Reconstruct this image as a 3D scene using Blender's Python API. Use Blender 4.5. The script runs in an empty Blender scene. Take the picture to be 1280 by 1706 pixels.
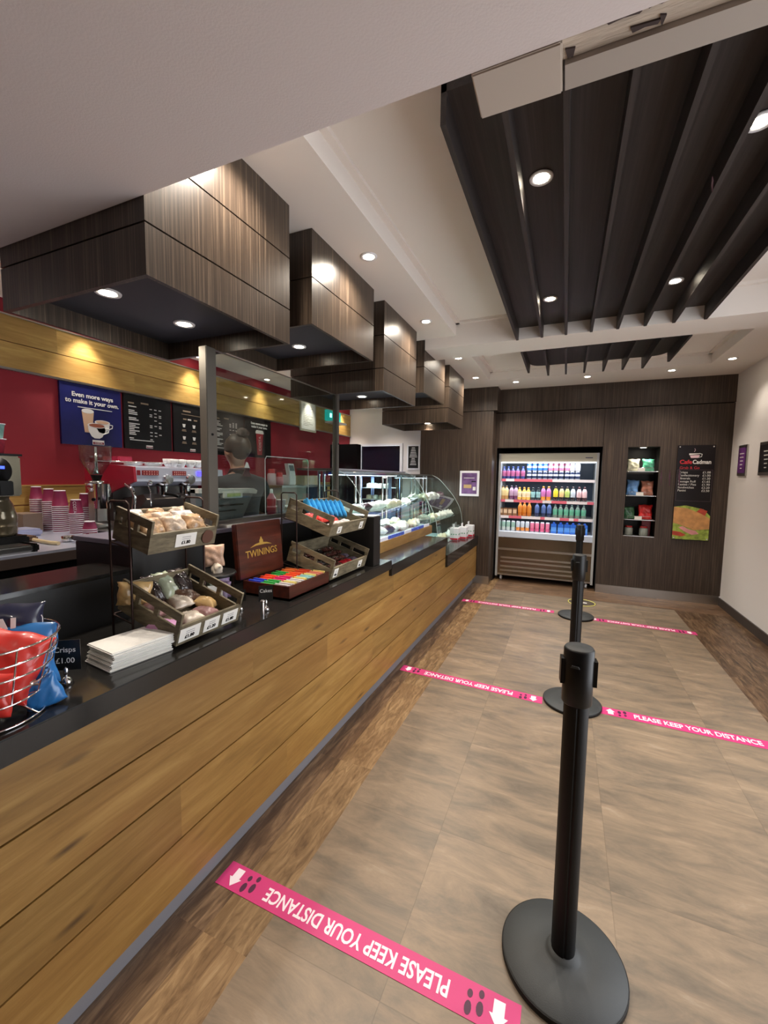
import bpy, bmesh, math, random
from mathutils import Vector, Matrix, noise
random.seed(7)
S = bpy.context.scene
COL = S.collection
PI = math.pi

# ------------------------------------------------------------------ camera
cam_d = bpy.data.cameras.new('camera'); cam = bpy.data.objects.new('camera', cam_d); COL.objects.link(cam)
cam_d.sensor_fit = 'HORIZONTAL'; cam_d.sensor_width = 36.0; cam_d.lens = 694.33/1280*36.0
cam_d.clip_start = 0.02; cam_d.clip_end = 60
_y, _p, _r = 0.408651, -0.083649, 0.0143795
F = Vector((-math.sin(_y)*math.cos(_p), math.cos(_y)*math.cos(_p), math.sin(_p)))
R0 = Vector((math.cos(_y), math.sin(_y), 0)); U0 = R0.cross(F)
R = math.cos(_r)*R0 + math.sin(_r)*U0; U = -math.sin(_r)*R0 + math.cos(_r)*U0
m = Matrix((R, U, -F)).transposed().to_4x4(); m.translation = Vector((0, 0, 1.5))
cam.matrix_world = m
S.camera = cam

# ------------------------------------------------------------------ world, exposure
w = bpy.data.worlds.new('world'); S.world = w; w.use_nodes = True
w.node_tree.nodes['Background'].inputs[0].default_value = (0.92, 0.95, 1.0, 1)
w.node_tree.nodes['Background'].inputs[1].default_value = 2.4
S.view_settings.view_transform = 'Standard'; S.view_settings.look = 'None'
S.view_settings.gamma = 1; S.view_settings.use_curve_mapping = False
S.view_settings.exposure = 0.8
SPOT_W = 30.0      # ceiling downlights
BOX_W = 16.0       # spots in the hanging boxes

# ------------------------------------------------------------------ helpers
def lin(c):
    return tuple(((v/255)/12.92 if v/255 <= .04045 else ((v/255+.055)/1.055)**2.4) for v in c)
_M = {}
def mat(name, c, rough=.5, metal=0.0, emit=None, es=1.0, spec=.5, coat=0.0, var=0.0, vs=8.0, bump=0.0, bs=60.0, alpha=1.0, trans=0.0, stretch=(1,1,1), sss=0):
    if name in _M: return _M[name]
    m = bpy.data.materials.new(name); m.use_nodes = True; nt = m.node_tree; b = nt.nodes['Principled BSDF']
    L = lin(c)
    b.inputs['Base Color'].default_value = (*L, 1)
    b.inputs['Roughness'].default_value = rough; b.inputs['Metallic'].default_value = metal
    b.inputs['Specular IOR Level'].default_value = spec; b.inputs['Coat Weight'].default_value = coat
    b.inputs['Alpha'].default_value = alpha; b.inputs['Transmission Weight'].default_value = trans
    if sss: b.inputs['Subsurface Weight'].default_value = sss; b.inputs['Subsurface Radius'].default_value = (.02,.008,.005)
    if emit:
        b.inputs['Emission Color'].default_value = (*lin(emit), 1); b.inputs['Emission Strength'].default_value = es
    if var > 0 or bump > 0:
        tc = nt.nodes.new('ShaderNodeTexCoord'); mp = nt.nodes.new('ShaderNodeMapping'); mp.inputs['Scale'].default_value = stretch
        nt.links.new(tc.outputs['Object'], mp.inputs[0])
    if var > 0:
        n = nt.nodes.new('ShaderNodeTexNoise'); n.inputs['Scale'].default_value = vs; n.inputs['Detail'].default_value = 5
        nt.links.new(mp.outputs[0], n.inputs[0])
        r = nt.nodes.new('ShaderNodeValToRGB'); r.color_ramp.elements[0].position = .3; r.color_ramp.elements[1].position = .7
        r.color_ramp.elements[0].color = (*[v*(1-var) for v in L], 1); r.color_ramp.elements[1].color = (*[min(1, v*(1+var)) for v in L], 1)
        nt.links.new(n.outputs['Fac'], r.inputs[0]); nt.links.new(r.outputs[0], b.inputs['Base Color'])
    if bump > 0:
        n2 = nt.nodes.new('ShaderNodeTexNoise'); n2.inputs['Scale'].default_value = bs; n2.inputs['Detail'].default_value = 3
        nt.links.new(mp.outputs[0], n2.inputs[0]); bp = nt.nodes.new('ShaderNodeBump'); bp.inputs['Strength'].default_value = bump; bp.inputs['Distance'].default_value = .01
        nt.links.new(n2.outputs['Fac'], bp.inputs['Height']); nt.links.new(bp.outputs[0], b.inputs['Normal'])
    _M[name] = m; return m

def ramp_wood(name, stops, scale, stretch, rough=.45, distort=0.0, detail=6, knots=None, coat=0, spec=.5, mix2=None, plank=None):
    """streaky procedural wood; stretch = per axis scale; stops = [(pos, rgb)]"""
    m = bpy.data.materials.new(name); m.use_nodes = True; nt = m.node_tree; N = nt.nodes; K = nt.links; b = N['Principled BSDF']
    b.inputs['Roughness'].default_value = rough; b.inputs['Coat Weight'].default_value = coat; b.inputs['Specular IOR Level'].default_value = spec
    tc = N.new('ShaderNodeTexCoord'); src = tc.outputs['Object']
    if plank:   # offset the grain in each plank: plank = (axis, size, offset, cross_axis, cross_len)
        ax, size, off, cax, clen = plank
        sp = N.new('ShaderNodeSeparateXYZ'); K.new(src, sp.inputs[0])
        def mth(op, a, bb=None, cc=None):
            q = N.new('ShaderNodeMath'); q.operation = op
            for i, v in enumerate((a, bb, cc)):
                if v is None: continue
                if isinstance(v, (int, float)): q.inputs[i].default_value = v
                else: K.new(v, q.inputs[i])
            return q.outputs[0]
        row = mth('FLOOR', mth('DIVIDE', mth('SUBTRACT', sp.outputs[ax], off), size))
        sh = mth('MULTIPLY', mth('FRACT', mth('MULTIPLY', row, .3819)), clen)
        seg = mth('FLOOR', mth('DIVIDE', mth('ADD', sp.outputs[cax], sh), clen))
        idv = mth('ADD', mth('MULTIPLY', row, 7.31), mth('MULTIPLY', seg, 3.77))
        cb = N.new('ShaderNodeCombineXYZ')
        for i in range(3): K.new(idv, cb.inputs[i])
        va = N.new('ShaderNodeVectorMath'); va.operation = 'ADD'; K.new(src, va.inputs[0]); K.new(cb.outputs[0], va.inputs[1]); src = va.outputs[0]
        wn = N.new('ShaderNodeTexWhiteNoise'); wn.noise_dimensions = '1D'; K.new(idv, wn.inputs['W'])
    mp = N.new('ShaderNodeMapping'); mp.inputs['Scale'].default_value = stretch; K.new(src, mp.inputs[0])
    n = N.new('ShaderNodeTexNoise'); n.inputs['Scale'].default_value = scale; n.inputs['Detail'].default_value = detail; n.inputs['Distortion'].default_value = distort
    n.inputs['Roughness'].default_value = .65
    K.new(mp.outputs[0], n.inputs[0])
    r = N.new('ShaderNodeValToRGB'); cr = r.color_ramp
    cr.elements[0].position = stops[0][0]; cr.elements[0].color = (*lin(stops[0][1]), 1)
    cr.elements[1].position = stops[-1][0]; cr.elements[1].color = (*lin(stops[-1][1]), 1)
    for p, c in stops[1:-1]:
        e = cr.elements.new(p); e.color = (*lin(c), 1)
    K.new(n.outputs['Fac'], r.inputs[0]); out = r.outputs[0]
    if mix2:    # a broad tone over the grain: (scale, stretch, colour, amount)
        mp2 = N.new('ShaderNodeMapping'); mp2.inputs['Scale'].default_value = mix2[1]; K.new(src, mp2.inputs[0])
        n2 = N.new('ShaderNodeTexNoise'); n2.inputs['Scale'].default_value = mix2[0]; n2.inputs['Detail'].default_value = 4; n2.inputs['Distortion'].default_value = .6; K.new(mp2.outputs[0], n2.inputs[0])
        rr = N.new('ShaderNodeMapRange'); rr.inputs[1].default_value = .4; rr.inputs[2].default_value = .7; rr.inputs[4].default_value = mix2[3]; K.new(n2.outputs['Fac'], rr.inputs[0])
        mx = N.new('ShaderNodeMix'); mx.data_type = 'RGBA'; K.new(rr.outputs[0], mx.inputs[0]); K.new(out, mx.inputs[6]); mx.inputs[7].default_value = (*lin(mix2[2]), 1); out = mx.outputs[2]
    if knots:   # (scale, stretch, colour)
        mp3 = N.new('ShaderNodeMapping'); mp3.inputs['Scale'].default_value = knots[1]; K.new(src, mp3.inputs[0])
        v = N.new('ShaderNodeTexVoronoi'); v.inputs['Scale'].default_value = knots[0]; K.new(mp3.outputs[0], v.inputs[0])
        k = N.new('ShaderNodeMapRange'); k.inputs[1].default_value = .02; k.inputs[2].default_value = .13; k.inputs[3].default_value = .8; k.inputs[4].default_value = 0; K.new(v.outputs['Distance'], k.inputs[0])
        mx = N.new('ShaderNodeMix'); mx.data_type = 'RGBA'; K.new(k.outputs[0], mx.inputs[0]); K.new(out, mx.inputs[6]); mx.inputs[7].default_value = (*lin(knots[2]), 1); out = mx.outputs[2]
    if plank:
        q = N.new('ShaderNodeMapRange'); q.inputs[3].default_value = .78; q.inputs[4].default_value = 1.18; K.new(wn.outputs['Value'], q.inputs[0])
        vm = N.new('ShaderNodeVectorMath'); vm.operation = 'SCALE'; K.new(out, vm.inputs[0]); K.new(q.outputs[0], vm.inputs['Scale']); out = vm.outputs[0]
    K.new(out, b.inputs['Base Color'])
    bp = N.new('ShaderNodeBump'); bp.inputs['Strength'].default_value = .12; bp.inputs['Distance'].default_value = .003; K.new(n.outputs['Fac'], bp.inputs['Height']); K.new(bp.outputs[0], b.inputs['Normal'])
    _M[name] = m; return m

def glass_mat(name, tint=(240,248,246), refl=1.0, ior=1.45):
    m = bpy.data.materials.new(name); m.use_nodes = True; nt = m.node_tree; N = nt.nodes; K = nt.links
    N.remove(N['Principled BSDF']); out = N['Material Output']
    t = N.new('ShaderNodeBsdfTransparent'); t.inputs[0].default_value = (*lin(tint), 1)
    g = N.new('ShaderNodeBsdfGlossy'); g.inputs['Roughness'].default_value = .03
    lw = N.new('ShaderNodeLayerWeight'); pw = N.new('ShaderNodeMath'); pw.operation = 'POWER'; pw.inputs[1].default_value = 5; K.new(lw.outputs['Facing'], pw.inputs[0])
    mm = N.new('ShaderNodeMath'); mm.operation = 'MULTIPLY_ADD'; mm.inputs[1].default_value = .9*min(1,refl); mm.inputs[2].default_value = .035*refl; K.new(pw.outputs[0], mm.inputs[0])
    mx = N.new('ShaderNodeMixShader'); K.new(mm.outputs[0], mx.inputs[0]); K.new(t.outputs[0], mx.inputs[1]); K.new(g.outputs[0], mx.inputs[2]); K.new(mx.outputs[0], out.inputs[0])
    _M[name] = m; return m

class MB:
    def __init__(s): s.bm = bmesh.new(); s.T = None
    def _add(s, vs, fs, mi=0, smooth=False):
        bv = [s.bm.verts.new((s.T @ Vector(v)) if s.T else v) for v in vs]
        for f in fs:
            try: q = s.bm.faces.new([bv[i] for i in f]); q.material_index = mi; q.smooth = smooth
            except ValueError: pass
        return bv
    def box(s, x0, x1, y0, y1, z0, z1, mi=0, bev=0):
        if x0 > x1: x0, x1 = x1, x0
        if y0 > y1: y0, y1 = y1, y0
        if z0 > z1: z0, z1 = z1, z0
        if bev > 0:
            t = bmesh.new(); bmesh.ops.create_cube(t, size=1)
            for v in t.verts: v.co = Vector(((x0+x1)/2+v.co.x*(x1-x0), (y0+y1)/2+v.co.y*(y1-y0), (z0+z1)/2+v.co.z*(z1-z0)))
            bmesh.ops.bevel(t, geom=t.edges[:], offset=min(bev, .49*min(x1-x0, y1-y0, z1-z0)), segments=2, affect='EDGES')
            t.verts.index_update(); s._add([tuple(v.co) for v in t.verts], [[v.index for v in f.verts] for f in t.faces], mi); t.free(); return s
        v = [(x0,y0,z0),(x1,y0,z0),(x1,y1,z0),(x0,y1,z0),(x0,y0,z1),(x1,y0,z1),(x1,y1,z1),(x0,y1,z1)]
        s._add(v, [(0,3,2,1),(4,5,6,7),(0,1,5,4),(1,2,6,5),(2,3,7,6),(3,0,4,7)], mi); return s
    def cyl(s, p0, p1, r0, r1=None, n=20, mi=0, caps=True):
        r1 = r0 if r1 is None else r1; p0 = Vector(p0); p1 = Vector(p1); d = (p1-p0).normalized()
        a = d.orthogonal().normalized(); b = d.cross(a)
        vs = [tuple(p+r*(math.cos(t)*a+math.sin(t)*b)) for p, r in ((p0,r0),(p1,r1)) for t in [2*PI*i/n for i in range(n)]]
        s._add(vs, [(i,(i+1)%n,n+(i+1)%n,n+i) for i in range(n)], mi, True)
        if caps:
            s._add(vs[:n], [list(range(n))[::-1]], mi); s._add(vs[n:], [list(range(n))], mi)
        return s
    def lathe(s, prof, c=(0,0,0), n=24, mi=0, M=None):
        vs = []; fs = []
        for r, z in prof:
            for i in range(n):
                t = 2*PI*i/n; v = Vector((r*math.cos(t), r*math.sin(t), z))
                if M: v = M @ v
                vs.append((c[0]+v.x, c[1]+v.y, c[2]+v.z))
        for k in range(len(prof)-1):
            mm = mi[k] if isinstance(mi, (list, tuple)) else mi
            for i in range(n): fs.append((k*n+i, k*n+(i+1)%n, (k+1)*n+(i+1)%n, (k+1)*n+i, mm))
        bv = [s.bm.verts.new((s.T @ Vector(v)) if s.T else v) for v in vs]
        for f in fs:
            try: q = s.bm.faces.new([bv[i] for i in f[:4]]); q.material_index = f[4]; q.smooth = True
            except ValueError: pass
        for k in (0, len(prof)-1):
            if prof[k][0] > 1e-5:
                try: q = s.bm.faces.new([bv[k*n+i] for i in range(n)]); q.material_index = (mi[0 if k == 0 else -1] if isinstance(mi,(list,tuple)) else mi)
                except ValueError: pass
        return s
    def tube(s, pts, r, n=8, mi=0, closed=False):
        pts = [Vector(p) for p in pts]; N = len(pts); vs = []; prev = None
        for i, p in enumerate(pts):
            if closed: d = pts[(i+1)%N]-pts[i-1]
            else: d = pts[min(i+1,N-1)]-pts[max(i-1,0)]
            d.normalize()
            a = (prev - prev.dot(d)*d) if prev is not None else d.orthogonal()
            if a.length < 1e-6: a = d.orthogonal()
            a.normalize(); prev = a; b = d.cross(a)
            vs += [tuple(p+r*(math.cos(t)*a+math.sin(t)*b)) for t in [2*PI*j/n for j in range(n)]]
        fs = [(i*n+j, i*n+(j+1)%n, ((i+1)%N)*n+(j+1)%n, ((i+1)%N)*n+j) for i in range(N if closed else N-1) for j in range(n)]
        s._add(vs, fs, mi, True)
        if not closed: s._add(vs[:n], [list(range(n))[::-1]], mi); s._add(vs[-n:], [list(range(n))], mi)
        return s
    def prism(s, poly, o, a, b, h, mi=0):
        """poly 2-D points in plane o + u*a + v*b, extruded by vector h"""
        o, a, b, h = map(Vector, (o, a, b, h)); n = len(poly)
        v0 = [o+a*p[0]+b*p[1] for p in poly]; vs = [tuple(v) for v in v0]+[tuple(v+h) for v in v0]
        s._add(vs, [list(range(n))[::-1], [n+i for i in range(n)]]+[(i,(i+1)%n,n+(i+1)%n,n+i) for i in range(n)], mi); return s
    def pillow(s, w, h, t, mi=0, seed=0, wr=.12, nu=14, nv=14, M=None, ends=.12):
        """a puffed packet in the XZ plane, thickness along Y, base at z=0"""
        rnd = random.Random(seed); ph = [rnd.uniform(0, 6.28) for _ in range(6)]
        vs = []; idx = {}
        for side in (1, -1):
            for i in range(nu+1):
                for j in range(nv+1):
                    u = i/nu*2-1; v = j/nv*2-1
                    e = min(1, (1-abs(v))/ends) if ends else 1
                    prof = max(0, (1-u**4))**.6 * (1-abs(v)**3.0)**.7 * (.35+.65*e)
                    wrk = 1+wr*(math.sin(u*7+ph[0]+v*3)*.5+math.sin(v*9+ph[1]+u*4)*.5+math.sin((u+v)*13+ph[2])*.4)
                    pinch = 1-.07*(1-v*v)*abs(u)
                    x = u*w/2*pinch + .02*w*math.sin(v*5+ph[3]); z = h*(v+1)/2 + .015*h*math.sin(u*6+ph[4]); y = side*(t/2*prof*wrk+.0006)
                    idx[side,i,j] = len(vs); p = Vector((x, y, z)); vs.append(tuple(M @ p if M else p))
        fs = []
        for side in (1, -1):
            for i in range(nu):
                for j in range(nv):
                    q = (idx[side,i,j], idx[side,i+1,j], idx[side,i+1,j+1], idx[side,i,j+1]); fs.append(q if side == -1 else q[::-1])
        rim = [(i,0) for i in range(nu)]+[(nu,j) for j in range(nv)]+[(i,nv) for i in range(nu,0,-1)]+[(0,j) for j in range(nv,0,-1)]
        for k in range(len(rim)):
            a = rim[k]; b = rim[(k+1)%len(rim)]; fs.append((idx[1,a[0],a[1]], idx[1,b[0],b[1]], idx[-1,b[0],b[1]], idx[-1,a[0],a[1]]))
        s._add(vs, fs, mi, True); return s
    def mesh(s, name):
        me = bpy.data.meshes.new(name); bmesh.ops.recalc_face_normals(s.bm, faces=s.bm.faces[:]); s.bm.to_mesh(me); s.bm.free(); return me

def mats_of(m): return list(m) if isinstance(m, (list, tuple)) else [m]
def props(o, label=None, cat=None, group=None, kind=None):
    if label: o['label'] = label
    if cat: o['category'] = cat
    if group: o['group'] = group
    if kind: o['kind'] = kind
    return o
def link(name, me, m, parent=None):
    o = bpy.data.objects.new(name, me); COL.objects.link(o)
    for x in mats_of(m): me.materials.append(x)
    if parent is not None:
        o.parent = parent
        t = Vector((0,0,0)); q = parent
        while q is not None: t += q.location; q = q.parent if not q.get('_abs') else None
        o.matrix_parent_inverse = Matrix.Translation(-parent_world(parent))
    return o
_PW = {}
def parent_world(p): return _PW.get(p.name, Vector((0,0,0)))
def thing(name, label, cat, loc=(0,0,0), group=None):
    o = bpy.data.objects.new(name, None); COL.objects.link(o); o.location = loc; o.empty_display_size = .05
    _PW[o.name] = Vector(loc); return props(o, label, cat, group)
def part(name, mb, m, parent, label=None):
    """mesh in world coordinates (or in the thing's own when it stands at the origin)"""
    o = link(name, mb.mesh(name), m, parent)
    if label: o['label'] = label
    return o
def solo(name, mb, m, label, cat, loc=(0,0,0), group=None, rot=None):
    o = link(name, mb.mesh(name), m); o.location = loc
    if rot: o.rotation_euler = rot
    return props(o, label, cat, group)
def struct(name, mb, m, parent=None):
    o = link(name, mb.mesh(name), m, parent)
    if parent is None: o['kind'] = 'structure'
    return o
def dup(o, loc=None, rot=None, label=None, group=None, parent=None):
    c = o.copy(); COL.objects.link(c)
    if parent is not None: c.parent = parent
    if loc is not None: c.location = loc
    if rot is not None: c.rotation_euler = rot
    if label: c['label'] = label
    if group: c['group'] = group
    for ch in list(o.children): dup(ch, parent=c)
    return c
def text(body, size, o, r, u, m, parent, name='lettering', align='CENTER', ext=.0006, bold=0.0, sx=1.0, spacing=1.0):
    cu = bpy.data.curves.new(name, 'FONT'); cu.body = body; cu.size = size; cu.align_x = align; cu.align_y = 'CENTER'; cu.extrude = ext; cu.offset = bold; cu.resolution_u = 3; cu.space_character = spacing
    t = bpy.data.objects.new(name, cu); COL.objects.link(t); bpy.context.view_layer.update()
    dg = bpy.context.evaluated_depsgraph_get(); me = bpy.data.meshes.new_from_object(t.evaluated_get(dg))
    bpy.data.objects.remove(t)
    r = Vector(r).normalized(); u = Vector(u).normalized(); n = r.cross(u)
    M = Matrix((r*sx, u, n)).transposed().to_4x4(); M.translation = Vector(o); me.transform(M); me.materials.clear()
    return link(name, me, m, parent)
def skin(name, verts, edges, m, parent=None, sub=2, root=0, smooth=True):
    me = bpy.data.meshes.new(name); me.from_pydata([v[:3] for v in verts], edges, []); o = bpy.data.objects.new(name, me); COL.objects.link(o)
    sk = o.modifiers.new('s', 'SKIN'); sk.use_smooth_shade = True; sk.branch_smoothing = .6
    ly = me.skin_vertices[0] if me.skin_vertices else None
    if ly is None: me.skin_vertices.new() if hasattr(me.skin_vertices, 'new') else None; ly = me.skin_vertices[0]
    for i, v in enumerate(verts):
        rr = v[3]; ly.data[i].radius = (rr, rr) if isinstance(rr, (int, float)) else rr; ly.data[i].use_root = (i == root)
    sb = o.modifiers.new('b', 'SUBSURF'); sb.levels = sub; sb.render_levels = sub
    bpy.context.view_layer.update(); dg = bpy.context.evaluated_depsgraph_get()
    me2 = bpy.data.meshes.new_from_object(o.evaluated_get(dg)); bpy.data.objects.remove(o)
    for p in me2.polygons: p.use_smooth = True
    me2.materials.clear()
    return me2

# ------------------------------------------------------------------ materials
WHITE = mat('white_paint', (226,220,216), .85, bump=.05, bs=220)
CEIL = mat('ceiling_paint', (234,226,218), .9, bump=.05, bs=160)
SOFF = mat('soffit_paint', (232,222,220), .9, bump=.06, bs=200)
REDW = mat('red_wall_paint', (150,28,44), .7, var=.06, vs=3)
DARKW = ramp_wood('dark_veneer', [(.3,(46,37,31)),(.5,(66,54,46)),(.62,(84,71,60)),(.8,(118,100,84))], 5.0, (16,16,.28), rough=.42, detail=7, spec=.4)
DARKB = ramp_wood('box_veneer', [(.3,(44,36,30)),(.5,(64,53,44)),(.6,(84,71,59)),(.72,(128,110,92))], 6.5, (18,18,.2), rough=.33, detail=8, spec=.5)
OAK = ramp_wood('oak_cladding', [(.25,(118,86,40)),(.5,(150,114,58)),(.75,(176,140,80))], 3.0, (9,.9,9), rough=.42, distort=.5, mix2=(1.6,(2,.6,2),(134,92,44),.5), knots=(2.1,(3,1.0,4.6),(50,30,14)), plank=(2,.187,.106,1,1.5))
OAKW = ramp_wood('oak_wall_strip', [(.25,(158,122,60)),(.5,(188,152,84)),(.75,(214,180,108))], 3.0, (9,.9,9), rough=.45, distort=.5, mix2=(1.4,(2,.6,2),(150,110,52),.5), knots=(1.9,(3,1.0,4.6),(86,56,28)), plank=(2,.187,2.07,1,1.7))
BORD = ramp_wood('rustic_border', [(.28,(48,35,25)),(.45,(84,64,46)),(.6,(124,99,74)),(.78,(170,142,110))], 4.0, (8,1.1,8), rough=.38, distort=.8, detail=9, mix2=(2.2,(1.4,.5,1),(84,60,42),.6), plank=(0,.1545,-1.154,1,.92))
BORDL = ramp_wood('rustic_border_pale', [(.28,(86,64,42)),(.45,(134,106,74)),(.6,(166,136,98)),(.78,(196,168,128))], 4.0, (8,1.6,8), rough=.38, distort=1.2, detail=9, mix2=(2.6,(1.4,.8,1),(110,82,54),.6), plank=(1,.92,0,0,5))
BORDX = ramp_wood('rustic_border_cross', [(.28,(62,46,34)),(.45,(104,80,60)),(.6,(142,112,86)),(.78,(182,152,120))], 4.0, (1.1,8,8), rough=.38, distort=.8, detail=9, mix2=(2.2,(.5,1.4,1),(88,64,46),.6), plank=(1,.15,5.76,0,.92))
SLATW = ramp_wood('slat_veneer', [(.3,(32,26,25)),(.55,(46,39,37)),(.8,(62,53,50))], 5.0, (16,.3,16), rough=.5, detail=6)
GREYW = ramp_wood('grey_crate_wood', [(.3,(74,66,50)),(.5,(112,102,80)),(.75,(144,134,108))], 8.0, (1.5,1.5,7), rough=.65, distort=.4)
MAHOG = ramp_wood('mahogany', [(.3,(46,18,12)),(.6,(76,32,22)),(.8,(98,44,30))], 4.0, (9,1,9), rough=.3, coat=.3)
BLACKTOP = mat('black_stone_worktop', (32,31,30), .16, var=.35, vs=90, spec=.6)
BLACKP = mat('black_panel', (20,19,19), .42)
GREYP = mat('grey_mdf', (88,88,92), .6)
KICK = mat('grey_metal_kick', (164,166,174), .38, metal=.5)
STEEL = mat('brushed_steel', (186,184,180), .28, metal=1.0, bump=.02, bs=300)
STEELM = mat('satin_post_steel', (112,108,100), .42, metal=.6)
CHROME = mat('chrome', (225,225,228), .07, metal=1.0)
DKMET = mat('dark_wire', (58,42,38), .4, metal=.7)
BLKPL = mat('black_plastic', (11,10,10), .4, spec=.35)
STANB = mat('stanchion_black', (7,6,6), .5, spec=.3)
STBASE = mat('stanchion_base', (52,55,56), .55, bump=.08, bs=400)
GLASS = glass_mat('clear_glass')
PERSP = glass_mat('acrylic_screen', (226,232,230), 1.6, 1.5)
WPL = mat('white_plastic', (232,232,236), .35)
WCER = mat('white_ceramic', (240,240,242), .2)
PAPER = mat('white_paper', (238,236,230), .8)
PINK = mat('pink_tape', (206,56,122), .45)
PINKW = mat('tape_white', (246,232,240), .5)
ICON = mat('tape_dark_print', (78,30,62), .5)
MARO = mat('maroon_cup', (142,44,82), .45)
RIM = mat('cup_rim_white', (240,236,244), .5)
EMW = mat('lamp_glow', (255,246,226), .5, emit=(255,240,214), es=22)
EMC = mat('cold_led', (235,244,255), .5, emit=(226,238,255), es=4)
GOLD = mat('gold_print', (206,170,86), .35, metal=.6)
PURPW = mat('purple_grey', (104,100,116), .4)
def plain(n, c, r=.5, **k): return mat(n, c, r, **k)

# floor tile material
def floor_mat():
    m = bpy.data.materials.new('stone_look_tiles'); m.use_nodes = True; nt = m.node_tree; N = nt.nodes; K = nt.links; b = N['Principled BSDF']
    tc = N.new('ShaderNodeTexCoord'); sp = N.new('ShaderNodeSeparateXYZ'); K.new(tc.outputs['Object'], sp.inputs[0])
    def mth(op, a, bb=None):
        q = N.new('ShaderNodeMath'); q.operation = op
        for i, v in enumerate((a, bb)):
            if v is None: continue
            if isinstance(v, (int, float)): q.inputs[i].default_value = v
            else: K.new(v, q.inputs[i])
        return q.outputs[0]
    T = .641
    u = mth('DIVIDE', mth('ADD', sp.outputs[0], .42+T*20), T); v = mth('DIVIDE', mth('ADD', sp.outputs[1], -1.63+T*20), T)
    iu = mth('FLOOR', u); iv = mth('FLOOR', v); idv = mth('ADD', mth('MULTIPLY', iu, 5.3), mth('MULTIPLY', iv, 11.7))
    wn = N.new('ShaderNodeTexWhiteNoise'); wn.noise_dimensions = '1D'; K.new(idv, wn.inputs['W'])
    cb = N.new('ShaderNodeCombineXYZ'); K.new(idv, cb.inputs[0]); K.new(idv, cb.inputs[1])
    va = N.new('ShaderNodeVectorMath'); va.operation = 'ADD'; K.new(tc.outputs['Object'], va.inputs[0]); K.new(cb.outputs[0], va.inputs[1])
    mp = N.new('ShaderNodeMapping'); mp.inputs['Scale'].default_value = (1.0, 3.6, 1); K.new(va.outputs[0], mp.inputs[0])
    n = N.new('ShaderNodeTexNoise'); n.inputs['Scale'].default_value = 2.6; n.inputs['Detail'].default_value = 12; n.inputs['Roughness'].default_value = .7; n.inputs['Distortion'].default_value = .5; K.new(mp.outputs[0], n.inputs[0])
    r = N.new('ShaderNodeValToRGB'); cr = r.color_ramp
    cr.elements[0].position = .28; cr.elements[0].color = (*lin((96,86,74)), 1); cr.elements[1].position = .76; cr.elements[1].color = (*lin((166,152,134)), 1)
    for p, c in ((.40,(114,102,88)),(.50,(130,114,96)),(.60,(144,125,104))): e = cr.elements.new(p); e.color = (*lin(c), 1)
    K.new(n.outputs['Fac'], r.inputs[0])
    q = N.new('ShaderNodeMapRange'); q.inputs[3].default_value = .9; q.inputs[4].default_value = 1.08; K.new(wn.outputs['Value'], q.inputs[0])
    # joints
    def edge(t):
        f = mth('FRACT', t); return mth('MINIMUM', f, mth('SUBTRACT', 1.0, f))
    e = mth('MINIMUM', edge(u), edge(v)); j = N.new('ShaderNodeMapRange'); j.inputs[1].default_value = 0; j.inputs[2].default_value = .0035; j.inputs[3].default_value = .7; j.inputs[4].default_value = 1; K.new(e, j.inputs[0])
    sc = mth('MULTIPLY', q.outputs[0], j.outputs[0])
    vm = N.new('ShaderNodeVectorMath'); vm.operation = 'SCALE'; K.new(r.outputs[0], vm.inputs[0]); K.new(sc, vm.inputs['Scale']); K.new(vm.outputs[0], b.inputs['Base Color'])
    b.inputs['Roughness'].default_value = .36
    rr = N.new('ShaderNodeMapRange'); rr.inputs[3].default_value = .3; rr.inputs[4].default_value = .46; K.new(n.outputs['Fac'], rr.inputs[0]); K.new(rr.outputs[0], b.inputs['Roughness'])
    bp = N.new('ShaderNodeBump'); bp.inputs['Strength'].default_value = .08; bp.inputs['Distance'].default_value = .003; K.new(n.outputs['Fac'], bp.inputs['Height']); K.new(bp.outputs[0], b.inputs['Normal'])
    return m
TILES = floor_mat()

# ================================================================== SETTING
XR, YB, ZC, ZB, ZT, ZS = 1.79, 6.20, 2.755, 2.662, 2.87, 2.359
YN = -1.7          # the room runs on behind the camera
b = MB()
b.box(-.846, 1.235, YN, 5.72, -.05, 0, 0)
b.box(-1.5, -1.025, YN, 7.1, -.05, 0, 1); b.box(-1.025, -.846, YN, 7.1, -.05, 0, 4); b.box(1.235, XR, YN, 5.72, -.05, 0, 1)
b.box(-.846, XR, 5.72, 7.1, -.05, 0, 2); b.box(-3.9, -1.5, YN, 7.1, -.05, 0, 3)
struct('floor', b, [TILES, BORD, BORDX, mat('kitchen_vinyl', (70,66,64), .5), BORDL])

# red wall with its oak strips
b = MB(); b.box(-3.9, -3.8, YN, 7.1, 0, 2.95); struct('wall_left', b, REDW)
b = MB(); b.box(-3.8, -3.782, .95, 7.08, 2.45, 2.635); b.box(-3.8, -3.782, .95, 7.08, 2.26, 2.444); struct('trim_1', b, OAKW)
b = MB(); b.box(-3.8, -3.77, .95, 7.08, 2.243, 2.26); b.box(-3.8, -3.77, .95, 7.08, 2.635, 2.645); struct('trim_2', b, STEEL)
b = MB(); b.box(-3.8, -3.783, .95, 7.08, 1.25, 1.39); b.box(-3.8, -3.775, .95, 7.08, 1.39, 1.40); b.box(-3.8, -3.783, .95, 7.08, 1.12, 1.243); struct('trim_3', b, OAKW)
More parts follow.
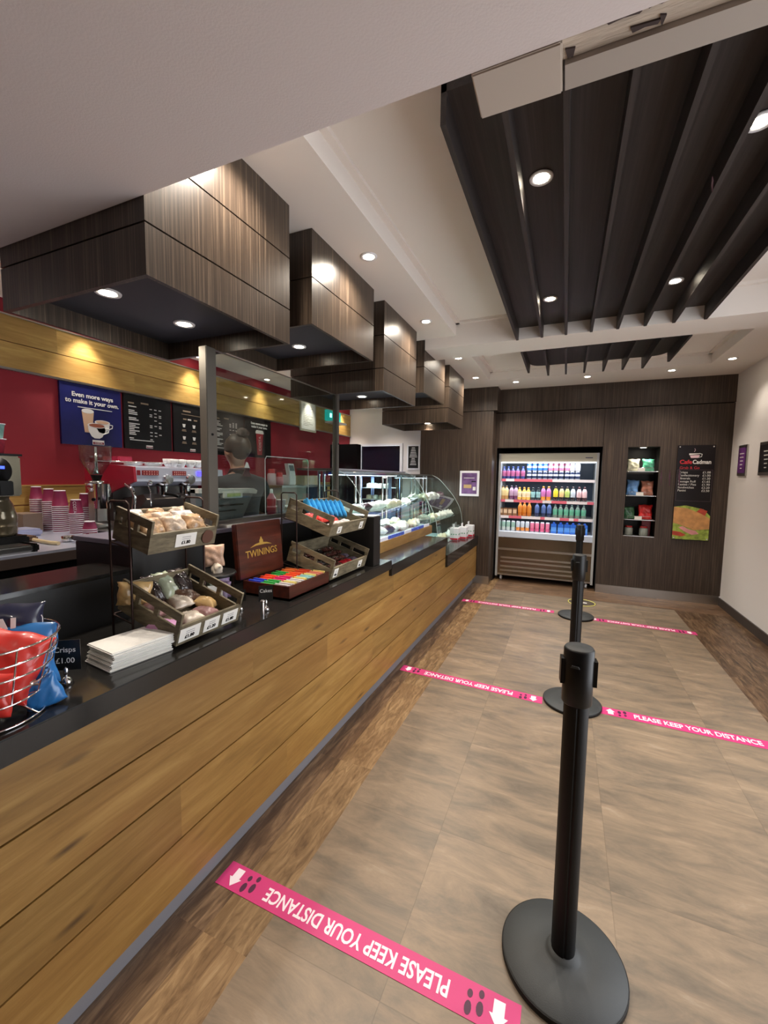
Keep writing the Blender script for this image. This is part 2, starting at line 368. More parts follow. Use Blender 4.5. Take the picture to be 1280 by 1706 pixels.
# far white wall with the dark hatch
b = MB(); b.box(-3.9, -3.56, 7.08, 7.18, 0, 2.95); b.box(-2.75, -1.9, 7.08, 7.18, 0, 2.95); b.box(-3.56, -2.75, 7.08, 7.18, 2.09, 2.95); b.box(-3.56, -2.75, 7.08, 7.18, 0, .9)
struct('wall_rear', b, WHITE)
wn = MB(); wn.box(-3.60, -2.71, 7.05, 7.08, 2.07, 2.11); wn.box(-3.60, -3.55, 7.05, 7.08, .9, 2.07); wn.box(-2.76, -2.71, 7.05, 7.08, .9, 2.07); wn.box(-3.6, -2.71, 7.0, 7.08, .88, .92)
win = struct('window_1', wn, WPL)
g = MB(); g.box(-3.55, -2.76, 7.10, 7.12, .92, 2.07); struct('window_pane', g, mat('dark_opening', (22,26,40), .15), win)
# back wall : dark veneer with the fridge bay and the niche
b = MB(); y0, y1 = YB, YB+.06
b.box(-.95, -.925, y0, y1, 0, 2.43); b.box(-.925, .43, y0, y1, 1.94, 2.427)
b.box(.434, .72, y0, y1, .11, 2.427); b.box(.72, 1.07, y0, y1, .11, .78); b.box(.72, 1.07, y0, y1, 1.93, 2.427); b.box(1.07, XR, y0, y1, .11, 2.427)
b.box(-.95, XR, y0-.012, y1, 2.437, 2.76)
struct('wall_back', b, DARKW)
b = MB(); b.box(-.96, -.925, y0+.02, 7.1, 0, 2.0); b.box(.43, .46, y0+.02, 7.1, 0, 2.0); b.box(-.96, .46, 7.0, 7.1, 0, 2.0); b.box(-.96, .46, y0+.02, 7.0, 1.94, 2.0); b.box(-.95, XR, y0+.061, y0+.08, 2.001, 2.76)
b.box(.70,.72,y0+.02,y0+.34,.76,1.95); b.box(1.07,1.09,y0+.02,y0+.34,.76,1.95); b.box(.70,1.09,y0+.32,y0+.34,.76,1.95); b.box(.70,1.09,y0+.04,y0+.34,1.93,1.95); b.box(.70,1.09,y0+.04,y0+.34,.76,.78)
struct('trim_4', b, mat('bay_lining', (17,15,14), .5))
b = MB(); b.box(.434, XR-.012, y0-.012, y0, 0, .11); b.box(-2.0, -.94, 5.935, 5.95, 0, .11); struct('baseboard_back', b, STEEL)
# veneered column left of the fridge
b = MB(); b.box(-2.0, -.95, 5.95, 7.08, 0, 2.43); b.box(-2.0, -.90, 5.94, 7.08, 2.437, 2.76); struct('trim_5', b, DARKW)
b = MB(); b.box(XR, XR+.1, 2.9, YB+.08, 0, 2.95); b.box(XR, XR+.1, YN, .8, 0, 2.4); struct('wall_right', b, WHITE)  # unseen gap left between the two stretches to let world light in
b = MB(); b.box(-3.9, XR+.1, YN-.1, YN, 0, 2.4); struct('wall_front', b, mat('low_bounce_grey', (96,90,88), .8))  # unseen wall added to block world light from behind, dark to cut bounce
b = MB(); b.box(XR-.014, XR, 2.9, YB, 0, .095); struct('baseboard_right', b, mat('dark_skirting', (66,58,54), .5))

# ceiling with two coffers, cross beam and the lower soffit over the camera
b = MB()
CL, CR = -.95, 1.364
for (ya, yb, c0, c1) in ((.953, 3.74, .953, 3.74), (4.10, 7.1, 4.10, 5.55)):
    b.box(-3.9, CL, ya, yb, ZC, 2.95); b.box(CR, XR+.1, ya, yb, ZC, 2.95)
    if yb > c1: b.box(CL, CR, c1, yb, ZC, 2.95)
    b.box(CL, CR, c0, c1, ZT, 2.95)
    b.box(CL, CL+.035, c0, c1, ZT-.02, ZT); b.box(CR-.035, CR, c0, c1, ZT-.02, ZT); b.box(CL, CR, c1-.035, c1, ZT-.02, ZT)
b.box(-3.9, -1.26, 3.74, 4.10, ZC, 2.95)
struct('ceiling', b, CEIL)
b = MB(); b.box(-1.235, XR, 3.74, 4.10, ZB, 2.95); struct('trim_6', b, CEIL)
b = MB(); b.box(-3.9, XR+.1, YN, .952, ZS, 2.95); struct('trim_7', b, SOFF)
# shutter housing, rough channel and rail hanging on the soffit edge
t = thing('shutter_housing', 'white shutter housing and rail along the soffit edge above the dark slats', 'shutter', (-.13,1.0,ZS))
b = MB(); b.box(-.225, -.046, .9535, 1.0716, ZS-.004, 2.43, bev=.003); part('end_box', b, mat('housing_cream', (196,184,172), .6), t)
b = MB(); b.box(-.041, XR, 1.008, 1.07, ZS-.001, 2.43); part('rail', b, mat('rail_grey', (176,166,156), .6), t)
b = MB(); b.box(-.222, XR, .9535, 1.007, ZS+.010, 2.43)
part('channel', b, mat('torn_plaster', (196,182,166), .9, var=.2, vs=14, bump=.5, bs=40, stretch=(.6,4,1)), t)
for x0, x1, ya, yb in ((-.041,-.022,.982,1.005),(.03,.09,.957,.964),(.096,.125,.955,.961),(.074,.125,.986,.998),(.122,.133,.982,1.004)):
    b = MB(); b.prism([(x0,ya),(x1,ya+.004),(x1-.004,yb),((x0+x1)/2,yb-.003),(x0+.005,yb)], (0,0,ZS+.0065), (1,0,0), (0,1,0), (0,0,.004)); part('torn_gap', b, mat('dark_gap', (70,58,56), .9), t)

# ================================================================== DOWNLIGHTS
def lamp(x, y, z, W, size=1.9, blend=.9, col=(1,.89,.76), r=.03):
    l = bpy.data.lights.new('spot', 'SPOT'); l.energy = W; l.spot_size = size; l.spot_blend = blend; l.color = col; l.shadow_soft_size = r
    o = bpy.data.objects.new('spot', l); COL.objects.link(o); o.location = (x, y, z-.02); return o
b = MB(); b.lathe([(.030,0),(.030,-.004),(.046,-.006),(.048,-.001),(.048,0)], n=28, mi=0)
ring_me = b.mesh('trim_ring'); ring_me.materials.append(WPL)
b = MB(); b.cyl((0,0,-.0045), (0,0,-.0005), .0305, n=28); disc_me = b.mesh('bulb'); disc_me.materials.append(EMW)
def downlight(x, y, z, label, group=None, W=SPOT_W, lit=True, **k):
    t = thing('ceiling_light', label, 'ceiling light', (x,y,z), group)
    for n, me in (('trim_ring', ring_me), ('bulb', disc_me)):
        o = bpy.data.objects.new(n, me); COL.objects.link(o); o.parent = t
    if lit: lamp(x, y, z, W, **k)
    return t
names = {1.30:'nearest the soffit, beside the first box', 2.246:'beside the second hanging box', 3.312:'beside the third hanging box', 4.42:'behind the cross beam', 5.337:'beside the fifth, farthest hanging box'}
for yy, nm in names.items(): downlight(-1.09, yy, ZC, 'small round white ceiling spotlight '+nm, W=26, size=2.7)
for (x, y, nm) in ((-.648,5.74,'above the left end of the drinks fridge'),(.186,5.74,'above the right end of the drinks fridge'),(1.05,5.74,'above the menu sign and snack niche'),(1.503,5.405,'by the right wall corner')):
    downlight(x, y, ZC, 'small round ceiling spotlight '+nm, W=12 if x > 1.4 else 26)
for (x, y, nm) in ((-.151,1.948,'near left'),(-.156,3.216,'far left'),(.572,3.219,'far right'),(.565,1.943,'near right, cut by the frame edge')):
    downlight(x, y, ZC-.002, 'glowing spotlight between the dark ceiling slats, '+nm, W=26)
for (x, y) in ((1.5,3.3),(1.5,2.2)): downlight(x, y, ZC, 'added unseen ceiling spotlight along the right wall', 'added unseen ceiling spotlights along the right wall', W=10)  # unseen lamps added out of frame for extra light on this side
for (x, y) in ((-.6,-.5),(.9,-.5),(-2.4,-.6),(-2.6,.35)): downlight(x, y, ZS+.0, 'added unseen ceiling spotlight behind the viewer', 'added unseen ceiling spotlights behind the viewer', W=20)  # unseen lamps added behind the camera as fill light
for i, y in enumerate((1.15, 2.3, 3.4, 4.519, 5.63, 6.7)): downlight(-3.66, y, ZC, ['small spotlight washing the red wall at the near end','small spotlight washing the red wall above the coffee posters','small spotlight washing the red wall above the menus','small spotlight washing the red wall above the glass screen','small spotlight washing the red wall near the exit sign','small spotlight washing the red wall at the far corner'][i], W=22, size=1.5)
downlight(-2.7, 3.1, ZC, 'ceiling spotlight over the barista aisle', 'ceiling spotlights over the barista aisle', W=30); downlight(-2.7, 1.9, ZC, 'ceiling spotlight over the barista aisle', 'ceiling spotlights over the barista aisle', W=30)
downlight(-2.7, 4.9, ZC, 'ceiling spotlight over the barista aisle', 'ceiling spotlights over the barista aisle', W=30)
downlight(-2.9, 6.5, ZC, 'ceiling spotlight before the white rear wall', W=26)

# ================================================================== HANGING BOXES
BX0, BX1 = -2.05, -1.24
def hbox(y0, y1, z0, label, spots):
    t = thing('hanging_box', label, 'hanging box', ((BX0+BX1)/2, (y0+y1)/2, z0), 'dark wooden boxes hung over the counter')
    lv = [z for z in (2.285, 2.518) if z > z0+.05]; zs = [z0]+lv+[ZC]
    e = .018
    def panels(ya, yb, zz):
        for k in range(len(zz)-1):
            a, c = zz[k]+(.003 if k else 0), zz[k+1]-(.003 if k < len(zz)-2 else 0)
            b = MB(); b.box(BX1-e, BX1, ya, yb, a, c); b.box(BX0, BX0+e, ya, yb, a, c); b.box(BX0+e, BX1-e, ya, ya+e, a, c); b.box(BX0+e, BX1-e, yb-e, yb, a, c)
            part('veneer_panel', b, DARKB, t)
    if y0 < 1.2:
        panels(y0, y1, zs[:-1]+[ZC-.001])
    elif 3.6 < y0 < 4.0:
        panels(y0, y1, [z0, 2.518, ZB]); b = MB(); b.box(BX0, BX1, y0, y1, ZB, ZC-.001); part('veneer_panel', b, DARKB, t)
    else: panels(y0, y1, zs[:-1]+[ZC-.001])
    b = MB(); b.box(BX0+e, BX1-e, y0+e, y1-e, z0+.085, z0+.10); b.box(BX0+.03, BX1-.024, y0+.024, y1-.024, z0+.1, ZB-.01)
    part('underside_panel', b, mat('box_underside', (44,44,52), .5), t)
    for sy, nm in spots: downlight(-1.69, sy, z0+.085, 'glowing spotlight set in the underside of '+nm, W=BOX_W)
hbox(.954, 1.70, 2.125, 'nearest and largest-looking dark wooden hanging box, cut by the soffit', [(1.13,'the nearest hanging box, left one'),(1.49,'the nearest hanging box, right one')])
hbox(1.89, 2.64, 2.285, 'second dark wooden hanging box, the shorter one above the glass screen', [(2.42,'the second hanging box')])
hbox(2.82, 3.52, 2.125, 'third dark wooden hanging box, tall, behind the short second one', [(3.37,'the third hanging box')])
hbox(3.745, 4.45, 2.285, 'fourth dark wooden hanging box, short, touching the cross beam', [])
hbox(4.64, 5.36, 2.125, 'fifth and farthest dark wooden hanging box, tall, near the back column', [(5.29,'the farthest hanging box')])

# ================================================================== SLAT PANELS
FX = [-.433, -.240, -.060, .122, .304, .484, .664, .855]
t = thing('slatted_ceiling_panel', 'large dark slatted wood ceiling panel nearest the viewer, with four spotlights', 'ceiling panel', (.2,2.6,ZC))
b = MB(); b.box(FX[0], FX[-1], 1.42, 3.738, ZC, ZT-.001); part('backing_board', b, SLATW, t)
for i, x in enumerate(FX):
    b = MB(); b.box(x, x+.019, 1.42, 3.738, 2.655 if i else 2.655, ZC+(.11 if i in (0,7) else 0)); part('slat', b, SLATW, t)
t = thing('slatted_ceiling_panel', 'small far slatted wood ceiling panel with rounded corners behind the cross beam', 'ceiling panel', (.2,4.6,ZC))
poly = [(FX[0]+.02,4.12),(FX[-1],4.12)]+[(FX[-1]-.13+.13*math.cos(a), 4.87+.13*math.sin(a)) for a in [PI/2*k/8 for k in range(9)]]+[(FX[0]+.15-.13*math.sin(a), 4.87+.13*math.cos(a)) for a in [PI/2*k/8 for k in range(9)]]
b = MB(); b.prism(poly, (0,0,ZC-.01), (1,0,0), (0,1,0), (0,0,ZT-ZC+.009)); part('backing_board', b, SLATW, t)
for i, x in enumerate(FX):
    ye = 4.92 if i in (0,7) else 5.11
    b = MB(); b.prism([(4.11,2.655),(ye-.01,2.655),(ye,2.665),(ye+.03,ZC+.02),(ye+.03,ZT-.001),(4.11,ZT-.001)] , (x,0,0), (0,1,0), (0,0,1), (.019,0,0)); part('slat', b, SLATW, t)
for x in (FX[1]+.05, FX[6]+.09):
    pass

# ================================================================== COUNTER
YC0 = -1.2
t = thing('serving_counter', 'long oak plank clad serving counter with grey kickboard running to the back wall', 'counter', (-1.35,2.3,0))
zz = [.106, .29, .477, .663, .85]
for k in range(4):
    b = MB(); za, zb_ = zz[k]+(.003 if k else 0), zz[k+1]-.003
    for (ya, yb, top) in ((YC0, 2.69, .85), (2.69, 4.23, .797), (4.23, 5.93, .56)):
        q = min(zb_, top)
        if q > za+.01: b.box(-1.14, -1.12, ya, yb, za, q)
    part('oak_board', b, OAK, t)
b = MB(); b.box(-1.19, -1.165, YC0, 5.93, 0, .12); part('kickboard', b, KICK, t)
b = MB(); b.box(-1.60, -1.141, YC0, 2.69, .108, .848); b.box(-2.0, -1.141, 2.69, 4.23, .108, .795); b.box(-2.0, -1.141, 4.23, 5.93, .108, .558); b.box(-1.6, -1.19, YC0, 5.93, 0, .108)
part('carcass', b, BLACKP, t)
b = MB(); b.box(-1.60, -1.10, YC0, 2.695, .851, .915, bev=.003); solo('worktop', b, BLACKTOP, 'long black stone worktop, the highest stretch, holding the snack crates', 'worktop')
b = MB(); b.box(-2.0, -1.10, 2.697, 4.235, .799, .88, bev=.003); solo('worktop', b, BLACKTOP, 'middle stretch of black worktop in front of the first glass display', 'worktop')
b = MB(); b.box(-2.0, -1.10, 4.237, 5.93, .562, .69, bev=.003); solo('worktop', b, BLACKTOP, 'lowest black worktop stretch next to the back wall, holding cartons', 'worktop')
t = thing('raised_shelf', 'black raised shelf unit behind the crates with a lower and a higher ledge', 'shelf', (-1.7,1.2,0))
b = MB(); b.box(-1.80, -1.602, YC0, 1.128, .1, 1.10); part('body', b, BLACKP, t)
b = MB(); b.box(-1.83, -1.596, YC0, 1.128, 1.10, 1.117, bev=.002); part('ledge', b, BLACKTOP, t)
b = MB(); b.box(-1.97, -1.602, 1.13, 2.66, .108, 1.20); part('body', b, BLACKP, t)
b = MB(); b.box(-1.99, -1.600, 1.13, 2.66, 1.201, 1.222, bev=.002); part('ledge', b, PURPW, t, 'grey reflective ledge')
b = MB(); b.box(-1.599, -1.125, 2.435, 2.54, .917, 1.238); b.box(-1.599, -1.125, 2.435, 2.54, 1.239, 1.246, mi=1)
solo('end_panel', b, [BLACKP, STEEL], 'thick black upright end panel standing right of the farther crates', 'panel')

# glass screen on two steel posts
t = thing('glass_screen', 'large clear screen between two steel posts in front of the barista', 'screen', (-1.65,2.3,1.2))
b = MB(); b.box(-1.68, -1.63, 1.56, 1.625, 1.223, 2.125, bev=.003); part('post', b, STEELM, t)
b = MB(); b.box(-1.675, -1.635, 2.84, 2.875, .969, 2.14, bev=.003); part('post', b, STEELM, t)
b = MB(); b.box(-1.655, -1.648, 1.626, 2.84, 1.26, 2.125); part('pane', b, PERSP, t)
b = MB(); b.box(-1.657, -1.646, 1.626, 2.84, 2.121, 2.127); part('edge_rail', b, STEEL, t); b = MB(); b.box(-1.665, -1.635, 1.626, 2.84, 1.236, 1.26); part('edge_rail', b, STEEL, t)
b = MB()
for (yy, z) in ((1.59,1.70),(1.59,1.3),(2.857,1.75),(2.857,1.35)): b.cyl((-1.63,yy,z), (-1.625,yy,z), .006, n=10)
part('bolt', b, BLKPL, t)
t = thing('leaflet_holder', 'clear acrylic holder standing behind the glass screen', 'holder', (-1.75,2.2,1.222))
pts = [(-1.74,1.93,1.40),(-1.74,1.93,1.95),(-1.74,1.90,2.0)]
b = MB(); b.box(-1.743, -1.738, 2.12, 2.60, 1.224, 1.62); part('pane', b, GLASS, t)
b = MB(); b.tube([(-1.738,2.12,1.23),(-1.738,2.12,1.60),(-1.738,2.135,1.62),(-1.738,2.585,1.62),(-1.738,2.60,1.60),(-1.738,2.60,1.23)], .0025); part('edge', b, WPL, t)

# ================================================================== REAR BENCH
ZBN = 1.06
t = thing('rear_bench', 'long steel-topped work bench along the red wall holding the coffee machines', 'bench', (-3.2,3,0))
b = MB(); b.box(-3.78, -2.645, YC0, 5.1, 1.045, ZBN); part('steel_top', b, mat('bench_steel', (206,212,232), .3, metal=.55), t)
b = MB(); b.box(-2.66, -2.64, YC0, 5.1, .99, 1.044); part('front_edge', b, mat('bench_edge', (74,62,58), .35), t); 
b = MB(); b.box(-3.78, -2.70, YC0, 5.1, 0, .985); part('cupboard', b, BLACKP, t)

# paper cup prototype
def cup_mb(h=.11, r0=.029, r1=.044):
    b = MB(); b.lathe([(r1-.004,.02),(r1-.001,.001),(r1+.003,0),(r1+.003,.004),(r1+.001,.006),(r0+.001,h-.005),(r0+.0015,h-.004),(r0+.0005,h),(r0-.003,h-.001),(r0-.004,h-.004),(.001,h-.0045)], n=20, mi=[1,1,1,1,0,1,1,1,1,1]); return b
def stack(x, y, n, sc, nm, small=False):
    h = .06 if small else .11*sc; me = cup_mb(h, .032*sc, .045*sc).mesh('paper_cup'); me.materials.append(MARO); me.materials.append(RIM)
    for k in range(n):
        o = bpy.data.objects.new('paper_cup', me); COL.objects.link(o); o.location = (x, y, ZBN+.001+k*.0143)
        if k == n-1: props(o, 'topmost maroon paper cup of '+nm, 'paper cup', 'maroon paper cups on the rear bench')
        else: props(o, 'maroon paper cup nested upside down in '+nm, 'paper cup', 'nested cups of '+nm)
    return ZBN+(n-1)*.0143
stack(-3.70, 1.86, 17, .92, 'the leftmost tall stack')
stack(-3.58, 1.88, 16, .92, 'the second stack from the left')
stack(-3.42, 1.868, 14, 1.1, 'the widest middle stack')
stack(-3.38, 2.02, 13, 1.0, 'the stack behind the widest one')
zt_ = stack(-3.22, 1.86, 11, .95, 'the shorter stack with white lettering')
text('COSTA', .026, (-3.188,1.832,zt_+.052), (.04,.0,-1), (.66,.75,0), RIM, None, 'lettering').name = 'lettering'
lt = [o for o in COL.objects if o.name.startswith('lettering')][-1]
_topc = [o for o in COL.objects if o.get('label') == 'topmost maroon paper cup of the shorter stack with white lettering'][0]
lt.parent = _topc; lt.matrix_parent_inverse = Matrix.Translation(-_topc.location)
stack(-3.04, 1.84, 4, .95, 'the low stack of small cups', small=True)

# coffee grinder
t = thing('coffee_grinder', 'chrome coffee grinder with clear funnel hopper on the rear bench', 'grinder', (-3.2,2.0,ZBN))
gx, gy, ZG = -3.2, 2.0, ZBN+.031
b = MB(); b.lathe([(.078,0),(.082,.01),(.082,.03),(.056,.045),(.05,.05)], (gx,gy,ZG), 28); b.box(gx-.045,gx+.045,gy-.045,gy+.045,ZG+.04,ZG+.28,bev=.012); part('body', b, STEEL, t)
b = MB(); b.cyl((gx+.075,gy-.01,ZG+.15),(gx+.075,gy-.01,ZG+.33),.055,.058,24); part('doser', b, CHROME, t)
b = MB(); b.cyl((gx+.11,gy-.09,ZG+.22),(gx+.13,gy-.11,ZG+.22),.012,n=12); b.box(gx+.1,gx+.13,gy-.02,gy+.03,ZG+.21,ZG+.235); part('lever', b, BLKPL, t)
b = MB(); b.lathe([(.07,.32),(.076,.335),(.07,.35),(.028,.355)], (gx,gy,ZG), 24); b.lathe([(.045,.27),(.07,.32)],(gx,gy,ZG),24); part('top_plate', b, CHROME, t)
b = MB(); b.lathe([(.026,.355),(.036,.385),(.04,.395)], (gx,gy,ZG), 24); part('collar', b, BLKPL, t)
b = MB(); b.lathe([(.038,.395),(.10,.50),(.104,.61),(.102,.61),(.098,.50),(.036,.399)], (gx,gy,ZG), 28); part('hopper', b, GLASS, t)
b = MB(); b.lathe([(.027,.40),(.031,.41),(.011,.45),(.010,.60)], (gx,gy,ZG), 12); part('hopper_shaft', b, CHROME, t)
b = MB(); b.box(-3.30,-2.99,1.915,2.095,ZBN+.001,ZBN+.02,bev=.004); b.box(-3.29,-3.0,1.925,2.085,ZBN+.02,ZBN+.03,bev=.003,mi=1); solo('tamping_tray', b, [BLKPL, STEEL], 'low steel tray on the bench below the grinder', 'tray')

# espresso machine
t = thing('espresso_machine', 'wide red and silver espresso machine with chrome group heads on the rear bench', 'espresso machine', (-3.25,2.6,ZBN))
X0, Y0, Y1 = -2.95, 2.11, 3.02
b = MB(); b.prism([(X0,1.44),(X0-.01,1.545),(X0-.55,1.57),(X0-.55,1.42),(X0-.12,1.40)], (0,Y0+.02,0),(1,0,0),(0,0,1),(0,Y1-Y0-.04,0)); part('housing', b, mat('machine_silver', (206,212,232), .35, metal=.3), t)
for yy in (Y0, Y1-.02):
    b = MB(); b.prism([(X0+.01,1.44),(X0-.0,1.55),(X0-.57,1.585),(X0-.57,1.25),(X0-.42,1.30),(X0-.12,1.40)], (0,yy,0),(1,0,0),(0,0,1),(0,.02,0)); part('side_panel', b, mat('machine_red', (176,34,58), .3, coat=.3), t)
for yy in (Y0+.01, Y1-.03):
    b = MB(); b.tube([(X0-.10,yy,1.42),(X0-.03,yy,1.38),(X0-.01,yy,1.33),(X0-.03,yy,1.2),(X0-.05,yy,1.08)], .014, 10); part('leg', b, CHROME, t)
b = MB(); b.box(X0-.5,X0-.30,Y0+.04,Y1-.04,1.10,1.42); part('back_plate', b, mat('machine_back',(88,82,80),.3,metal=.7), t)
b = MB(); b.prism([(X0-.30,1.30),(X0-.06,1.34),(X0-.02,1.30),(X0-.12,1.22),(X0-.30,1.20)], (0,Y0+.12,0),(1,0,0),(0,0,1),(0,Y1-Y0-.3,0)); part('boiler_cover', b, mat('boiler_grey',(128,118,112),.3,metal=.6), t)
b = MB(); b.box(X0-.5,X0+.02,Y0+.03,Y1-.03,1.075,1.125,bev=.006); b.box(X0-.28,X0,Y0+.06,Y1-.06,1.126,1.13,mi=1); part('drip_tray', b, [STEEL,BLKPL], t)
for k, yy in enumerate((2.40, 2.62, 2.86)):
    b = MB(); b.lathe([(.02,-.03),(.05,-.02),(.055,0),(.055,.03),(.035,.045),(0.001,.047)], (X0-.06,yy,1.43), 20); b.cyl((X0-.06,yy,1.33),(X0-.06,yy,1.40),.04,.045,20); b.cyl((X0-.06,yy,1.30),(X0-.06,yy,1.33),.016,.03,14); g = part('group_head', b, CHROME, t)
    b = MB(); b.lathe([(0.001,.0),(.03,.004),(.042,.012),(.042,.02)], (0,0,0), 20, M=Matrix.Rotation(-PI/2,3,'Y')@Matrix.Scale(-1,3)); 
    b.bm.free()
    b = MB(); b.cyl((X0+.0,yy,1.455),(X0+.022,yy,1.455),.045,.038,22); b.cyl((X0+.022,yy,1.455),(X0+.024,yy,1.455),.028,.028,22); part('cap', b, CHROME, g)
    b = MB(); b.tube([(X0-.03,yy,1.34),(X0+.06,yy,1.335),(X0+.13,yy,1.32)], .014, 10); part('handle', b, BLKPL, g)
for k, (ya, yb) in enumerate(((2.14,2.165),(2.18,2.32),(2.45,2.58),(2.70,2.82))):
    b = MB(); b.box(X0-.002,X0+.004,ya,yb,1.487,1.525); g = part('button_panel', b, (plain('machine_blue',(40,30,190),.3,emit=(70,60,255),es=2.0) if k == 3 else plain('button_red',(150,24,40),.3)), t)
    if k in (1,2):
        b = MB()
        for i in range(6):
            for j in range(2): b.cyl((X0+.004,ya+.015+i*(yb-ya-.03)/5,1.497+j*.017),(X0+.006,ya+.015+i*(yb-ya-.03)/5,1.497+j*.017),.005,n=8)
        part('buttons', b, plain('button_dot',(232,170,160),.3), g)
b = MB(); b.tube([(X0-.02,2.24,1.42),(X0+.01,2.24,1.36),(X0+.02,2.23,1.25)],.006); b.lathe([(0.001,-.022),(.016,-.016),(.022,0),(.016,.016),(0.001,.022)],(X0+.005,2.24,1.43),16); part('steam_wand', b, CHROME, t)
b = MB(); b.tube([(X0-.5,Y0+.05,1.60),(X0-.06,Y0+.05,1.585),(X0-.06,Y1-.05,1.585),(X0-.5,Y1-.05,1.60)], .005); part('cup_rail', b, CHROME, t)
# cups on the machine
def mug_mb():
    b = MB(); b.lathe([(.022,0),(.026,.003),(.041,.035),(.045,.066),(.043,.066),(.038,.036),(.02,.008)], n=24); b.tube([(.042,0,.055),(.062,0,.052),(.064,0,.03),(.04,0,.022)], .004); return b
me = mug_mb().mesh('coffee_cup'); me.materials.append(WCER)
for i, (x, y, a, dz) in enumerate(((-3.03,2.52,1.4,0),(-3.04,2.61,2,0),(-3.12,2.66,.3,0),(-3.03,2.70,1,0),(-3.13,2.56,3,0),(-3.04,2.79,2.2,0))):
    o = bpy.data.objects.new('coffee_cup', me); COL.objects.link(o); o.location = (x,y,1.556+(-3.0-x)*.05); o.rotation_euler = (0,0,a); o.scale = (1,1,1)
    props(o, ['upside','white coffee cup'][1]+' on the espresso machine, '+['leftmost of the front row','second from left in the front row','behind in the right half','third from left in the front row','behind in the left half','rightmost, next to the steel post'][i], 'cup', 'white cups on the espresso machine')
for i, (x, y, nm) in enumerate(((-3.1,2.22,'left end'),(-3.08,2.38,'middle'))):
    b = MB(); 
    for k in range(4): b.lathe([(.03,k*.007),(.065,k*.007+.006),(.065,k*.007+.008),(.03,k*.007+.002)], n=24)
    solo('saucer_stack', b, WCER, 'small pile of white saucers on the '+nm+' of the espresso machine top', 'saucers', (x,y,1.563))
b = MB(); b.box(-.10,.10,-.06,.06,0,.05,bev=.006); solo('plastic_box', b, plain('pink_clear',(196,60,90),.2,alpha=.7), 'pink translucent box on the back of the espresso machine', 'box', (-3.40,2.30,1.587))
# milk jug below
b = MB(); b.lathe([(.03,0),(.045,.01),(.06,.05),(.068,.085),(.066,.085),(.05,.03),(.02,.012)], n=24); b.tube([(.06,0,.075),(.09,0,.07),(.085,0,.03),(.05,0,.02)], .004); solo('glass_cup', b, GLASS, 'clear glass cup on the drip tray of the espresso machine', 'cup', (-2.99,2.72,1.131))

# batch brewer at the left edge
t = thing('filter_coffee_machine', 'steel filter coffee machine with round black control panel at the left edge', 'coffee machine', (-2.95,1.2,ZBN))
b = MB(); b.box(-3.08,-2.80,1.02,1.342,1.365,1.585,bev=.008); part('head', b, mat('brewer_steel',(176,168,150),.22,metal=.9), t)
b = MB(); b.box(-3.08,-2.80,1.01,1.35,1.586,1.598); part('top_lid', b, BLKPL, t)
b = MB(); b.lathe([(.062,0),(.062,.006),(.0001,.008)], (0,0,0), 28, M=Matrix.Rotation(PI/2,3,'Y')); 
for v in b.bm.verts: v.co = Vector((v.co.x-2.80, v.co.y+1.235, v.co.z*1.15+1.505))
g = part('control_dial', b, BLKPL, t)
b = MB(); b.box(-2.797,-2.790,1.205,1.262,1.515,1.53); part('display', b, plain('brewer_blue',(40,50,220),.3,emit=(50,70,255),es=2.5), g)
b = MB(); b.box(-2.80,-2.77,1.225,1.29,1.37,1.45,bev=.005); part('spout', b, BLKPL, t)
b = MB(); b.box(-3.06,-2.81,1.0,1.37,ZBN,ZBN+.08,bev=.01); part('base', b, BLKPL, t)
b = MB(); b.box(-3.14,-3.02,1.05,1.3,ZBN+.07,1.37); part('column', b, STEEL, t)
b = MB(); b.lathe([(.075,.082),(.082,.10),(.082,.19),(.066,.26),(.05,.29),(.055,.30),(.05,.295),(.085,.19),(.08,.1)], (-2.90,1.268,ZBN), 24); solo('coffee_jug', b, mat('jug_glass',(120,110,90),.1,metal=.4), 'glass coffee jug standing under the filter coffee machine', 'jug')
t = thing('press_tray', 'flat steel tray with black end at the left edge of the bench', 'tray', (-2.8,1.35,ZBN))
b = MB(); b.box(-2.80,-2.67,1.0,1.315,ZBN+.001,ZBN+.042,bev=.008); part('plate', b, STEEL, t)
b = MB(); b.box(-2.803,-2.667,1.315,1.345,ZBN+.001,ZBN+.046,bev=.008); part('end_cap', b, BLKPL, t)
for i, (z, c, nm) in enumerate(((1.599,(200,60,80),'lower'),(1.68,(150,200,190),'upper'))):
    b = MB(); b.lathe([(.028,0),(.038,.074),(.042,.075),(.042,.079),(.036,.079)], n=22, mi=[0,1,1,1]); solo('takeaway_cup', b, [plain('cup_print%d'%i,c,.5,var=.3,vs=30),RIM], nm+' patterned white takeaway cup stacked on the filter coffee machine', 'paper cup', (-2.84,1.255,z))
# portafilters, brush
for i, (x, y, a) in enumerate(((-2.90,1.62,-.7),(-2.88,1.76,-.8))):
    t = thing('portafilter', 'chrome portafilter with black handle lying on the bench, '+('left one' if i == 0 else 'right one'), 'portafilter', (x,y,ZBN))
    d = Vector((math.cos(a+.6), math.sin(a+.6), 0))
    b = MB(); b.lathe([(.025,0),(.035,.005),(.037,.035),(.034,.035),(.03,.01)], (x,y,ZBN+.001), 20); b.tube([(x,y,ZBN+.025),tuple(Vector((x,y,ZBN+.03))+d*.06)],.007); part('basket', b, CHROME, t)
    b = MB(); p = Vector((x,y,ZBN+.03)); b.tube([tuple(p+d*.06),tuple(p+d*.11+Vector((0,0,.003))),tuple(p+d*.155-Vector((0,0,.009)))],.013,10); part('handle', b, BLKPL, t)
    b = MB(); b.cyl(tuple(p+d*.152-Vector((0,0,.009))),tuple(p+d*.165-Vector((0,0,.012))),.014,n=12); part('end_cap', b, CHROME, t)
